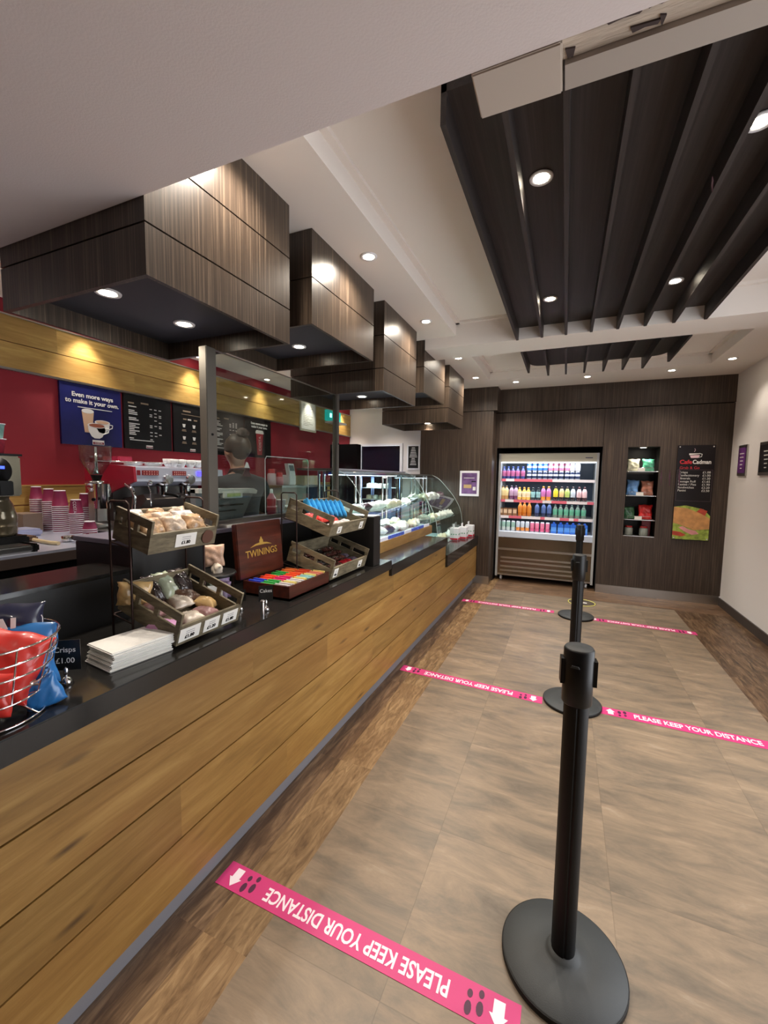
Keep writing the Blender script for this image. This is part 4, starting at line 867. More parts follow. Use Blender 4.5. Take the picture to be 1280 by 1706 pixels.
CH = mat('chocolate_wrap',(74,40,34),.25,var=.5,vs=40,coat=.5); CR_ = mat('red_chocolate_wrap',(176,34,46),.25,var=.4,vs=30,coat=.5); CP = mat('purple_wrap',(96,84,104),.3,var=.4,vs=30,coat=.5); CB = mat('black_wrap',(26,22,24),.2,coat=.6)
it = []
for r_ in range(4):
    for c_ in range(6):
        mm = CR_ if (r_ == 0 and c_ in (3,4)) else (CP if (c_ == 5 and r_ < 2) else (CB if (r_*5+c_*3)%4 == 0 else CH))
        it.append((.045+.06*r_, 2.0+.066*c_, .058, .06, .028, -1.35, random.uniform(-.15,.15), mm, ('red' if mm is CR_ else 'mauve' if mm is CP else 'black' if mm is CB else 'brown')+' chocolate bar in the lower far crate, front row %s, column %s from left' % (['one','two','three','four'][r_], ['one','two','three','four','five','six'][c_])))
packets(M3, it, 'chocolate_bar', 'chocolate bar', 'chocolate bars in the lower far crate', lift=.03)

# tea box
t = thing('tea_chest', 'open dark mahogany tea box with gold lettering in the lid, holding coloured sachets', 'tea box', (-1.29,1.76,Z1))
b = MB(); x0, x1, ya, yb = -1.43, -1.155, 1.572, 1.925; e = .01
b.box(x0,x1,ya,yb,Z1,Z1+.012); b.box(x0,x0+e,ya,yb,Z1,Z1+.068); b.box(x1-e,x1,ya,yb,Z1,Z1+.068); b.box(x0+e,x1-e,ya,ya+e,Z1,Z1+.068); b.box(x0+e,x1-e,yb-e,yb,Z1,Z1+.068); part('base', b, MAHOG, t)
b = MB(); b.T = Matrix.Translation((-1.432,0,Z1+.07)) @ Matrix.Rotation(-.09,4,'Y'); b.box(-.03,0,1.555,1.90,0,.275,bev=.004); lidp = part('lid', b, MAHOG, t)
LM = Matrix.Translation((-1.432,0,Z1+.07)) @ Matrix.Rotation(-.09,4,'Y')
text('TWININGS', .05, LM @ Vector((.0015,1.728,.115)), (0,1,0), LM.to_3x3() @ Vector((0,0,1)), GOLD, lidp, bold=.0004)
b = MB(); b.T = LM; b.prism([(-.085,0),(-.045,.014),(-.014,.018),(-.014,.03),(-.008,.036),(-.003,.048),(.003,.048),(.008,.036),(.014,.03),(.014,.018),(.045,.014),(.085,0),(.04,.006),(-.04,.006)],(0,1.728,.148),(0,1,0),(0,0,1),(.0012,0,0)); part('crest', b, GOLD, lidp)
cols = [[(44,70,190),(232,80,50),(46,150,70),(206,110,50)],[(60,160,80),(206,40,110),(226,84,44),(200,70,40)],[(196,190,192),(206,200,200),(150,196,196),(206,130,110)]]
nmc = [['blue','orange-red','green','amber'],['light green','magenta','orange','brick red'],['silver white','pale grey','pale teal','peach']]
for r_ in range(3):
    for c_ in range(4):
        xx = -1.375+.083*r_; yy = 1.617+.087*c_; b = MB()
        for k in range(7): b.box(-.036,.036,-.038+k*.011,-.029+k*.011,0,.052+.004*((k*5+r_)%3),mi=0 if k < 6 else 1)
        solo('tea_sachets', b, [plain('tea_%d%d'%(r_,c_),cols[r_][c_],.5), plain('tea_edge',(226,206,120),.5)], '%s tea sachets bundle in the tea box, %s row' % (nmc[r_][c_], ['back','middle','front'][r_]), 'tea sachets', (xx,yy,Z1+.0125), 'tea sachets in the mahogany box')

# napkins
NAP = mat('napkin', (236,234,228), .9, bump=.15, bs=50)
for (z0, n, dx, dy, nm) in ((0, 3, 0, 0, 'lower'), (.026, 4, .004, .006, 'upper')):
    b = MB()
    for k in range(n): b.box(-.075+.002*((k*7)%3),.072-.002*(k%2),-.10+.003*((k*5)%3),.10-.002*(k%3),k*.008,k*.008+.0075,bev=.003)
    o = solo('napkin_stack', b, NAP, nm+' half of the pile of folded white napkins on the worktop', 'napkins', (-1.255+dx,.868+dy,Z1+z0), rot=(0,0,-.12))

# chrome wire basket of crisps
t = thing('wire_basket', 'chrome spiral wire basket of crisps at the left edge of the worktop', 'basket', (-1.23,.52,Z1))
bc = Vector((-1.245,.50))
def ring(r, z, b, wob=0): b.tube([(bc.x+r*math.cos(a), bc.y+r*math.sin(a), z+wob*math.sin(a)) for a in [2*PI*k/40 for k in range(40)]], .0026, 8, closed=True)
for k, (r, z) in enumerate(((.145,1.105),(.137,1.07),(.128,1.035),(.118,1.0),(.108,.968))):
    b = MB(); ring(r, z, b); part('hoop', b, CHROME, t)
b = MB()
for k in range(10):
    a = 2*PI*k/10; b.tube([(bc.x+.145*math.cos(a),bc.y+.145*math.sin(a),1.105),(bc.x+.108*math.cos(a),bc.y+.108*math.sin(a),.968),(bc.x+.05*math.cos(a),bc.y+.05*math.sin(a),.955)], .002, 6)
part('rib', b, CHROME, t)
b = MB(); ring(.115, Z1+.004, b); 
for k in range(3):
    a = 2*PI*k/3+.5; b.tube([(bc.x+.115*math.cos(a),bc.y+.115*math.sin(a),Z1+.004),(bc.x+.06*math.cos(a),bc.y+.06*math.sin(a),.95)], .0026, 6)
part('foot', b, CHROME, t)
CBL = mat('crisp_blue',(40,110,176),.3,var=.15,vs=6,coat=.5); CRD = mat('crisp_red',(206,48,40),.35,var=.25,vs=7,coat=.4); CDB = mat('crisp_navy',(30,34,60),.3,coat=.5); CMX = mat('crisp_brown',(130,100,84),.35,var=.5,vs=14,coat=.4)
def crisp(mm, loc, rot, lab, w_=.15, h=.19, th=.06, seed=1, txt=None):
    b = MB(); b.pillow(w_,h,th,seed=seed,wr=.12,ends=.1,nu=18,nv=20); o = solo('crisp_packet', b, mm, lab, 'crisp packet', loc, 'crisp packets in the wire basket', rot)
    if txt:
        bpy.context.view_layer.update(); 
        q = text(txt, .058, (0,-th*.52-.001,h*.66), (1,0,0), (0,0,1), PW, None, bold=.003, sx=.9); q.parent = o
        b = MB(); b.tube([(w_*.47,-th*.35,h*.80),(w_*.48,-th*.3,h*.76),(w_*.48,-th*.3,h*.56),(w_*.40,-th*.42,h*.50)], .0012, 6); q2 = link('badge_outline', b.mesh('badge_outline'), PW); q2.parent = o
    return o
FR = .75   # packets face the viewer
crisp(CDB,(-1.30,.545,.985),(-.22,0,FR+.12),'dark navy crisp packet lettered EAL at the back of the basket',seed=4,txt='REAL',h=.175,w_=.20)
crisp(CBL,(-1.262,.555,.955),(-.15,0,FR+.1),'blue crisp packet in front of the navy one',seed=5,txt='REAL',h=.155,w_=.20)
crisp(CRD,(-1.215,.49,.965),(-.35,.35,FR+.1),'orange-red crisp packet leaning at the left of the basket',seed=6,h=.16,w_=.15)
crisp(CMX,(-1.215,.52,.965),(-.2,-.2,FR),'brown mottled crisp packet at the front of the basket',seed=7,h=.095,w_=.14)
crisp(CRD,(-1.185,.46,.945),(-.1,.1,FR),'red crisp packet at the bottom front of the basket',seed=8,h=.10,w_=.12,th=.04)
crisp(CBL,(-1.19,.545,.935),(-.2,1.2,FR+.1),'blue crisp packet corner sticking out low on the right of the basket',seed=9,h=.08,w_=.08,th=.03)

# card holders
BCARD = plain('black_card',(18,18,18),.35)
def holder(x, y, lines, lab, yaw=.75, h=.075, w_=.075):
    t = thing('sign_holder', lab, 'sign', (x,y,Z1))
    b = MB(); b.lathe([(.001,.022),(.008,.02),(.013,.012),(.018,0)], (x,y,Z1), 20); b.lathe([(.001,.05),(.006,.045),(.006,.03),(.001,.02)], (x,y,Z1), 14); part('clip_base', b, CHROME, t)
    r = Vector((math.cos(yaw),math.sin(yaw),0)); n = Vector((math.sin(yaw),-math.cos(yaw),0)); o = Vector((x,y,Z1+.04))
    b = MB(); b.prism([(-w_/2,0),(w_/2,0),(w_/2,h),(-w_/2,h)], tuple(o), tuple(r), (0,0,1), tuple(n*-.002)); g = part('card', b, BCARD, t)
    for i, s in enumerate(lines): text(s, .021, o+r*0+Vector((0,0,h*(.68-.36*i)))+n*.0012, r, (0,0,1), PW, g, ext=.0003)
holder(-1.243,.672,['Crisps','£1.00'],'black card handwritten crisps 1.00 on a chrome clip beside the basket',yaw=.62,h=.085)
holder(-1.165,1.418,['Cakes'],'small black card on a chrome clip in front of the tea box left corner',yaw=.75,h=.07,w_=.06)
holder(-1.27,1.375,['Bars'],'small black card on a chrome clip behind the near crate right rail',yaw=.75,h=.05,w_=.05)
b = MB(); b.cyl((0,0,0),(0,0,.058),.0085,n=18); b.lathe([(.0085,.058),(.010,.06),(.010,.066),(.001,.07)],n=18); solo('chrome_post', b, CHROME, 'short chrome cylinder standing in front of the tea box card', 'post', (-1.135,1.36,Z1))
# clear tub of sweets
t = thing('sweet_tub', 'clear plastic tub of pink wrapped sweets between the near crate and tea box', 'tub', (-1.43,1.40,Z1))
b = MB(); b.lathe([(.065,.0),(.075,.01),(.088,.13),(.092,.135),(.088,.138),(.084,.13),(.07,.012)], (-1.45,1.415,Z1), 28); part('tub', b, GLASS, t)
b = MB(); b.lathe([(.089,.128),(.094,.134),(.09,.142)], (-1.45,1.415,Z1), 28); part('rim', b, BLKPL, t)
for i in range(9):
    a = i*2.3; rr = .035 if i < 8 else 0
    b = MB(); b.pillow(.07,.075,.035,seed=40+i,wr=.3); solo('sweet_bag', b, [CK['pink'],CK['mauve'],CK['white']][i%3], 'small clear bag of sweets in the clear tub', 'sweet bag', (-1.45+rr*math.cos(a),1.415+rr*math.sin(a),Z1+.02+.045*(i//4)), 'bags of sweets in the clear tub', (random.uniform(-.3,.3),random.uniform(-.2,.2),a))
b = MB(); b.pillow(.09,.10,.03,seed=60,wr=.3); solo('sweet_bag', b, plain('biscuit_pack',(196,160,136),.3,var=.3,vs=40), 'upright beige biscuit packet sticking out of the clear tub', 'sweet bag', (-1.46,1.42,1.08), rot=(-.1,.0,.8))
b = MB(); b.box(-.03,.03,-.0015,.0015,0,.05); solo('tub_label', b, PAPER, 'white star price card on the front of the clear tub', 'price card', (-1.385,1.35,Z1+.05), rot=(0,0,.8))

# ================================================================== DISPLAY CASES
b = MB(); b.box(-2.0,-1.35,2.60,4.48,.881,.968); solo('display_plinth', b, OAK, 'low oak plinth under the first glass display on the middle worktop', 'plinth')
def arc_pts(pts, n=5):
    P = [Vector(p) for p in pts]; out = []
    for i in range(len(P)-1):
        p0 = P[max(i-1,0)]; p1 = P[i]; p2 = P[i+1]; p3 = P[min(i+2,len(P)-1)]
        for k in range(n):
            u = k/n; out.append(.5*((2*p1)+(-p0+p2)*u+(2*p0-5*p1+4*p2-p3)*u*u+(-p0+3*p1-3*p2+p3)*u**3))
    out.append(P[-1]); return out
def glass_case(y0, y1, prof, zb_, xb, label, shelves, roof=True):
    t = thing('display_case', label, 'display case', ((xb-1.35)/2,(y0+y1)/2,zb_))
    A = arc_pts([(p[0],p[1]) for p in [(Vector((a,c)) ) for a, c in prof]] if False else [Vector((a,c,0)) for a, c in prof])
    pr = [(p.x,p.y) for p in A]
    b = MB(); n = len(pr); vs = [(x,y0,z) for x, z in pr]+[(x,y1,z) for x, z in pr]; b._add(vs, [(i,i+1,n+i+1,n+i) for i in range(n-1)], 0, True); part('curved_front_glass', b, GLASS, t)
    for yy in (y0, y1):
        b = MB(); poly = [(x,z) for x, z in pr]+[(xb,pr[-1][1]),(xb,zb_)]; b.prism(poly,(0,yy,0),(1,0,0),(0,0,1),(0,.005,0)); part('end_glass', b, GLASS, t)
        b = MB(); b.tube([(x,yy,z) for x, z in pr], .0025, 6); part('glass_edge', b, mat('glass_edge',(176,190,186),.15,coat=1), t)
    b = MB(); b.box(xb,pr[-1][0]+.02,y0,y1,pr[-1][1]-.012,pr[-1][1]+.004); part('top_rail', b, STEEL, t)
    b = MB(); b.box(pr[-1][0]-.10,pr[-1][0]-.05,y0+.05,y1-.05,pr[-1][1]-.045,pr[-1][1]-.015); g = part('lamp_bar', b, CHROME, t)
    b = MB(); b.box(pr[-1][0]-.095,pr[-1][0]-.055,y0+.08,y1-.08,pr[-1][1]-.05,pr[-1][1]-.0455); part('led_strip', b, EMC, g)
    l = bpy.data.lights.new('case_light','AREA'); l.shape = 'RECTANGLE'; l.size = .06; l.size_y = (y1-y0)-.2; l.energy = 9*(y1-y0); l.color = (.92,.97,1)
    lo = bpy.data.objects.new('case_light', l); COL.objects.link(lo); lo.location = (pr[-1][0]-.075,(y0+y1)/2,pr[-1][1]-.055)
    b = MB(); b.box(xb,prof[0][0]-.02,y0+.01,y1-.01,zb_,zb_+.012); part('deck', b, mat('case_deck',(196,206,210),.25,metal=.4), t)
    for (z, xf) in shelves:
        b = MB(); b.box(xb+.05,xf,y0+.02,y1-.02,z-.006,z); g = part('glass_shelf', b, GLASS, t)
        b = MB(); b.box(xf,xf+.004,y0+.02,y1-.02,z-.007,z+.001); part('shelf_edge', b, mat('glass_edge',(206,232,226),.15), g)
    for yy in (y0+.12, (y0+y1)/2, y1-.12):
        for dx in (0,.05):
            b = MB(); b.cyl((xb+.14+dx,yy,zb_+.01),(xb+.14+dx,yy,pr[-1][1]-.015),.012,n=14); part('support_post', b, CHROME, t)
    return t
prof1 = [(-1.37,.975),(-1.385,1.14),(-1.44,1.305),(-1.515,1.44),(-1.60,1.52),(-1.70,1.56)]
glass_case(2.90,4.48,prof1,.969,-2.05,'nearer curved glass food display on the oak plinth',[(1.20,-1.55)])
prof2 = [(-1.30,.70),(-1.31,.88),(-1.345,1.07),(-1.44,1.24),(-1.55,1.37),(-1.67,1.49),(-1.78,1.54)]
glass_case(4.56,5.80,prof2,.691,-2.0,'farther taller curved glass display beside the dark column',[(.98,-1.42),(1.22,-1.58)])
# price strip on the plinth
b = MB()
for k in range(9): b.box(-1.364,-1.358,2.66+k*.195,2.84+k*.195,.971,1.0,mi=k%3//2)
solo('price_strip', b, [plain('strip_blue',(70,92,190),.5,var=.4,vs=40), plain('strip_white',(220,224,240),.5)], 'blue and white price strip along the front of the oak plinth glass', 'price strip')
# food
FD = [mat('wrap_white',(232,230,224),.35,var=.25,vs=18,coat=.3), mat('wrap_cream',(222,210,180),.4,var=.35,vs=16,coat=.3), mat('wrap_dark',(70,50,58),.35,var=.5,vs=22,coat=.3)]
def roll(x, y, z, mm, lab, name, cat, sc, rz, grp, sd):
    b = MB(); b.pillow(.11*sc,.16*sc,.075*sc,seed=sd,wr=.3,M=Matrix.Rotation(PI/2,4,'X') @ Matrix.Translation((0,0,0))); return solo(name, b, mm, lab, cat, (x,y,z+.036*sc), grp, (0,0,rz))
n_ = 0
rows = [(-1.62,1.221,4.66,5.74,8,1.0,'top shelf of the farther display'),(-1.50,.981,4.66,5.74,8,1.0,'middle shelf of the farther display'),(-1.45,.704,4.64,5.70,7,1.0,'floor of the farther display'),(-1.62,1.201,3.0,4.40,8,.9,'shelf of the nearer display'),(-1.50,.982,3.1,4.42,9,1.0,'front of the nearer display deck'),(-1.72,.982,2.8,4.42,8,1.0,'back of the nearer display deck')]
ordn = ['first','second','third','fourth','fifth','sixth','seventh','eighth','ninth']
for (x, z, ya, yb, n, sc, nm) in rows:
    for k in range(n):
        n_ += 1; mm = FD[[0,1,0,0,2,0,1,0,0][(n_*5)%9]]
        roll(x+random.uniform(-.02,.02), ya+.05+(yb-ya-.1)*k/(n-1), z, mm, '%s wrapped roll on the %s, %s from the left' % ('dark' if mm is FD[2] else 'cream' if mm is FD[1] else 'white', nm, ordn[k]), 'wrapped_roll', 'wrapped roll', sc*(.85+.25*random.random()), random.uniform(-.5,.5), 'wrapped rolls on the '+nm, n_)
# a chilled cabinet glowing behind the display
t = thing('cake_cabinet', 'upright glass cabinet of cakes with blue-white frame behind the nearer display', 'cabinet', (-2.7,5.9,0))
b = MB(); b.box(-3.0,-2.45,5.9,6.4,0,.95); part('body', b, plain('cab_blue',(120,140,190),.3), t)
b = MB()
for xx in (-3.0,-2.49):
    for yy in (5.9,6.36): b.box(xx,xx+.04,yy,yy+.04,.95,1.50)
b.box(-3.0,-2.45,5.9,6.4,1.50,1.55); part('frame', b, plain('cab_frame',(150,170,215),.3), t)
b = MB(); b.box(-2.95,-2.5,5.91,5.915,.96,1.49); part('front_glass', b, GLASS, t)
for k, z in enumerate((.97,1.15,1.33)):
    b = MB(); b.box(-2.95,-2.5,5.93,6.35,z-.008,z); part('shelf', b, WPL, t)
    for q in range(4): 
        b = MB(); b.lathe([(.045,0),(.05,.01),(.045,.06),(.001,.07)], n=16); solo('cake_slice', b, FD[(q+k)%2], 'small pale cake on a shelf of the upright glass cabinet', 'cake', (-2.88+q*.105,6.05,z+.001), 'cakes in the upright glass cabinet')
l = bpy.data.lights.new('cab_light','AREA'); l.size = .4; l.energy = 8; l.color = (.9,.95,1); lo = bpy.data.objects.new('cab_light', l); COL.objects.link(lo); lo.location = (-2.72,6.12,1.49)
# cartons at the far end of the counter
for i, (x, y, rz, nm, c) in enumerate(((-1.30,5.36,.1,'left','Left'),(-1.23,5.53,.3,'middle','Middle'),(-1.20,5.80,.2,'right','Right'))):
    t = thing('drink_carton', '%s small white box with green dots and red foot on the low worktop' % nm, 'box', (x,y,.691))
    b = MB(); b.box(x-.055,x+.055,y-.06,y+.06,.691,.85,bev=.003); b.box(x-.02,x-.016,y-.05,y+.05,.85,.90); part('body', b, WPL, t)
    b = MB(); b.box(x+.055,x+.057,y-.058,y+.058,.695,.72); b.box(x-.05,x+.05,y-.062,y-.06,.695,.72); part('red_band', b, plain('carton_red',(190,40,60),.5), t)
    b = MB()
    for k in range(3): b.cyl((x+.055,y-.03+k*.03,.77),(x+.0575,y-.03+k*.03,.77),.009,n=10); b.cyl((x-.03+k*.03,y-.06,.77),(x-.03+k*.03,y-.0625,.77),.009,n=10)
    part('green_dots', b, plain('carton_green',(110,160,130),.5), t)

# ================================================================== DRINKS FRIDGE
t = thing('drinks_fridge', 'open-front steel drinks fridge full of cans and bottles in the dark wall bay', 'fridge', (-.25,6.6,0))
fx0, fx1, fy = -.905, .405, 6.30
FS = plain('fridge_side',(196,198,198),.35,metal=.3)
b = MB(); b.box(fx0,fx0+.03,fy,6.98,.06,1.865); part('side_panel', b, FS, t); b = MB(); b.box(fx1-.03,fx1,fy,6.98,.06,1.865); part('side_panel', b, FS, t)
b = MB(); b.box(fx0+.03,fx1-.03,6.92,6.98,.06,1.865); part('back_panel', b, plain('fridge_back',(60,76,96),.4), t)
b = MB(); b.box(fx0+.03,fx1-.03,fy,6.90,1.745,1.865); hd = part('header', b, plain('fridge_header',(196,192,176),.4), t)
b = MB(); b.box(fx1-.17,fx1-.08,fy-.001,fy,1.795,1.805); part('maker_mark', b, plain('maker',(50,56,96),.4), hd)
b = MB(); b.box(fx0+.04,fx1-.04,fy+.05,fy+.09,1.73,1.744); part('led_strip', b, EMC, t)
for (z, w_) in ((1.50,12),(1.20,4),(.96,4)):
    l = bpy.data.lights.new('shelf_light','AREA'); l.shape = 'RECTANGLE'; l.size = 1.2; l.size_y = .04; l.energy = w_*.16; l.color = (.88,.95,1); lo = bpy.data.objects.new('shelf_light', l); COL.objects.link(lo); lo.location = (-.25,fy+.13,z-.03)
l = bpy.data.lights.new('fridge_light','AREA'); l.shape = 'RECTANGLE'; l.size = 1.2; l.size_y = .06; l.energy = 2.6; l.color = (.88,.95,1); lo = bpy.data.objects.new('fridge_light', l); COL.objects.link(lo); lo.location = (-.25,fy+.06,1.725); lo.rotation_euler = (.5,0,0)
PT = plain('price_pink',(226,110,130),.5); PWT = plain('price_white',(240,232,236),.5)
for k, z in enumerate((1.50,1.195,.955)):
    b = MB(); b.box(fx0+.03,fx1-.03,fy+.11,6.90,z-.012,z); sh = part('shelf', b, FS, t)
    b = MB(); rnd = random.Random(k+2); x = fx0+.035
    while x < fx1-.04:
        w_ = rnd.choice((.06,.12,.2)); x2 = min(x+w_, fx1-.035); b.box(x,x2,fy+.10,fy+.109,z-.036,z+.002,mi=rnd.randint(0,1)); x = x2
    part('price_rail', b, [PT,PWT], sh)
b = MB(); b.box(fx0+.03,fx1-.03,fy+.02,6.90,.645,.725); part('bottom_shelf', b, plain('shelf_white',(206,214,230),.4), t)
b = MB(); b.box(fx0+.03,fx1-.03,fy+.012,fy+.03,.08,.64); part('lower_front', b, mat('dark_steel',(120,110,96),.16,metal=.9), t)
b = MB(); b.box(fx0+.03,fx1-.03,fy-.004,fy+.012,.455,.485); b.box(fx0+.03,fx1-.03,fy-.004,fy+.012,.08,.10); part('lower_trim', b, STEEL, t)
b = MB()
for z in (.33,.27,.20,.14): b.box(fx0+.07,fx1-.10,fy+.004,fy+.0115,z,z+.025)
part('louvre', b, STEEL, t)
for x in (fx0+.08, fx1-.08):
    b = MB(); b.cyl((x-.012,fy+.06,.03),(x+.012,fy+.06,.03),.03,n=18); b.cyl((x,fy+.06,.05),(x,fy+.06,.07),.012,n=10); part('castor', b, WPL, t)
FYI = fy+.17
_protos = {}
def bottle(kind, x, z, c1, c2, c3, lab, grp, h=None, y=None):
    """c1 liquid, c2 label, c3 cap"""
    key = (kind, c1, c2, c3)
    if key not in _protos:
        b = MB()
        if kind == 'can': b.lathe([(.024,0),(.032,.006),(.033,.012),(.033,.048),(.033,.074),(.033,.104),(.026,.113),(.026,.115),(.001,.113)], n=18, mi=[2,2,0,1,0,2,2,2])
        elif kind == 'slim': b.lathe([(.022,0),(.028,.006),(.0285,.012),(.0285,.06),(.0285,.135),(.022,.15),(.001,.149)], n=18, mi=[2,2,1,0,2,2])
        elif kind == 'carton': b.box(-.037,.037,-.03,.03,0,.135,0,bev=.003); b.box(-.037,.037,-.0305,-.030,.03,.09,1); b.box(-.016,.016,-.02,.02,.135,.16,2,bev=.004)
        elif kind == 'box': b.box(-.03,.03,-.03,.03,0,.11,0,bev=.004); b.box(-.025,.025,-.0305,-.030,.035,.09,1); b.box(-.028,.028,-.028,.028,.11,.118,2,bev=.003)
        elif kind == 'tall': b.lathe([(.026,0),(.032,.006),(.032,.05),(.033,.055),(.033,.13),(.030,.145),(.016,.175),(.013,.185),(.015,.187),(.015,.203),(.001,.205)], n=18, mi=[0,0,0,1,1,1,0,0,2,2])
        else: b.lathe([(.026,0),(.031,.006),(.032,.04),(.029,.06),(.032,.08),(.032,.12),(.014,.155),(.012,.165),(.015,.167),(.015,.182),(.001,.184)], n=18, mi=[0,0,1,1,1,0,0,0,2,2])
        nm = {'can':'drink_can','slim':'drink_can','carton':'drink_carton','box':'milkshake_carton'}.get(kind,'drink_bottle')
        def cm(c): return mat('drink_%d_%d_%d'%c, c, .25, coat=.3, spec=.6)
        me = b.mesh(nm)
        for c in (c1,c2,c3): me.materials.append(cm(c))
        _protos[key] = (nm, me)
    nm, me = _protos[key]; o = bpy.data.objects.new(nm, me); COL.objects.link(o); o.location = (x, y or FYI, z); o.rotation_euler = (0,0,random.uniform(-.1,.1) if kind not in ('carton','box') else 0)
    props(o, lab, 'can' if 'can' in nm else 'carton' if 'carton' in nm else 'bottle', grp)
def X(u): return -.905+(800+u*.171875-834)*.00805
D1 = (24,28,60)
for u in (240,285,333,382,435): bottle('short', X(u), 1.501, (40,56,120), (170,90,130), (70,90,160), 'blue and red cola bottle on the top fridge shelf, left', 'cola bottles on the top fridge shelf')
for k, u in enumerate((497,550,605,655,707,757,810,865,912,962)):
    top = (50,110,206) if k < 4 else (214,110,140) if k < 8 else (206,206,220); nmt = 'blue' if k < 4 else 'pink' if k < 8 else 'silver'
    bottle('can', X(u), 1.501, (40,52,84), (226,228,236), (190,190,196), 'dark can with white band under the stacked cans on the top fridge shelf', 'lower row of cans on the top fridge shelf')
    bottle('can', X(u), 1.6165, top, (230,226,240), (190,190,196), nmt+' can stacked on top of a dark can on the top fridge shelf', nmt+' cans in the upper row of the top fridge shelf')
Z2 = 1.196
for u in (200,235,272): bottle('tall', X(u), Z2, (196,150,90), (226,206,150), (60,50,40), 'tan milkshake bottle at the left of the second fridge shelf', 'tan bottles on the second fridge shelf')
for u in (325,370): bottle('tall', X(u), Z2, (110,60,100), (190,160,190), (50,40,60), 'purple bottle on the second fridge shelf', 'purple bottles on the second fridge shelf')
for u in (407,455,497): bottle('short', X(u), Z2, (236,190,90), (240,226,190), (240,170,60), 'yellow juice bottle on the second fridge shelf', 'yellow juice bottles on the second fridge shelf')
for u in (543,597): bottle('short', X(u), Z2, (30,50,56), (150,200,206), (40,44,50), 'dark teal bottle on the second fridge shelf', 'dark teal bottles on the second fridge shelf')
for u in (645,697): bottle('tall', X(u), Z2, (236,150,50), (206,120,190), (200,130,50), 'orange bottle with a pink label on the second fridge shelf', 'orange bottles with pink labels on the second fridge shelf')
for u, c, nm in ((765,(236,226,60),'yellow'),(822,(240,206,150),'cream'),(875,(190,214,120),'pale green'),(928,(206,220,236),'pale blue')): bottle('tall', X(u), Z2, (26,22,28), c, (60,30,30), 'dark bottle with a %s label on the second fridge shelf' % nm, 'dark bottles on the second fridge shelf')
for u in (985,1035): bottle('tall', X(u), Z2, (60,26,36), (236,200,206), (80,30,40), 'dark red bottle with a pale pink label at the right of the second fridge shelf', 'pink label bottles on the second fridge shelf')
Z3 = .956
for u in (222,270,317,367): bottle('box', X(u), Z3, (150,110,80), (226,200,170), (60,44,36), 'brown coffee carton at the left of the third fridge shelf', 'brown cartons on the third fridge shelf')
for u in (420,463,512): bottle('tall', X(u), Z3, (214,120,30), (226,140,50), (190,100,30), 'amber orange bottle on the third fridge shelf', 'amber bottles on the third fridge shelf')
for u in (590,655,710): bottle('tall', X(u), Z3, (40,56,96), (84,110,170), (30,36,60), 'dark blue bottle on the third fridge shelf', 'dark blue bottles on the third fridge shelf')
for u in (768,820,873,925,980,1035): bottle('short', X(u), Z3, (120,140,130), (100,180,150), (60,80,76), 'clear water bottle with a green label on the third fridge shelf', 'green label water bottles on the third fridge shelf')
Z4 = .726
for u in (207,255,303,355): bottle('slim', X(u), Z4, (150,186,170), (196,206,200), (190,190,196), 'slim pale green can on the bottom fridge shelf', 'pale green cans on the bottom fridge shelf')
for u in (405,452,500): bottle('slim', X(u), Z4, (196,206,214), (226,140,60), (190,190,196), 'slim silver and orange can on the bottom fridge shelf', 'silver and orange cans on the bottom fridge shelf')
for u in (550,598,650,702): bottle('slim', X(u), Z4, (226,120,150), (214,90,130), (190,190,196), 'slim pink can on the bottom fridge shelf', 'pink cans on the bottom fridge shelf')
for u in (762,828,888,945,1000,1052): bottle('carton', X(u), Z4, (50,110,206), (90,150,226), (50,90,180), 'bright blue drink carton on the bottom fridge shelf', 'blue cartons on the bottom fridge shelf')

# ================================================================== NICHE
t = thing('snack_shelving', 'narrow lit niche shelving with crisps in the dark back wall', 'shelves', (.9,6.3,.78))
for z in (1.62,1.31,1.0):
    b = MB(); b.box(.722,1.068,6.21,6.50,z-.008,z); g = part('glass_shelf', b, STEEL, t)
    for xx in (.735,1.055):
        b = MB(); b.lathe([(.001,-.008),(.010,-.006),(.012,0),(.010,.006),(.001,.008)],(xx,6.208,z-.004),12,M=Matrix.Scale(1,3)); part('shelf_support', b, CHROME, g)
    b = MB(); b.tube([(.76,6.205,z),(.76,6.205,z+.045),(1.02,6.205,z+.045),(1.02,6.205,z)],.0025,6); g2 = part('price_holder', b, CHROME, g)
    b = MB(); b.box(.84,.92,6.2035,6.206,z+.002,z+.044); part('price_card', b, PAPER, g2)
b = MB(); b.box(.722,1.068,6.20,6.50,.781,.79); part('base', b, STEEL, t)
downlight(.90,6.30,1.929,'small round spotlight in the top of the snack niche',W=7,size=2.2)
l = bpy.data.lights
def npk(x, z, mm, lab, seed, w_=.14, h=.16): 
    b = MB(); b.pillow(w_,h,.05,seed=seed,wr=.2); solo('crisp_packet', b, mm, lab, 'crisp packet', (x,6.29,z+.001), 'crisp packets in the wall niche', (-.2,random.uniform(-.1,.1),random.uniform(-.2,.2)))
npk(.80,1.621,plain('np_cream',(200,200,176),.3,var=.4,vs=20,coat=.5),'cream crisp packet at the left of the top niche shelf',11); npk(.97,1.621,plain('np_teal',(70,150,120),.3,var=.4,vs=18,coat=.5),'teal crisp packet at the right of the top niche shelf',12)
npk(.80,1.311,plain('np_blue',(110,160,220),.3,var=.4,vs=16,coat=.5),'light blue crisp packet at the left of the second niche shelf',13,h=.20); npk(.97,1.311,plain('np_brown',(170,110,90),.3,var=.5,vs=18,coat=.5),'brown crisp packet at the right of the second niche shelf',14,h=.19)
npk(.79,1.001,plain('np_green',(50,104,70),.3,var=.4,vs=16,coat=.5),'dark green crisp packet at the left of the third niche shelf',15); npk(.97,1.001,plain('np_red',(206,40,40),.3,var=.4,vs=16,coat=.5),'red crisp packet at the right of the third niche shelf',16,h=.19,w_=.16)
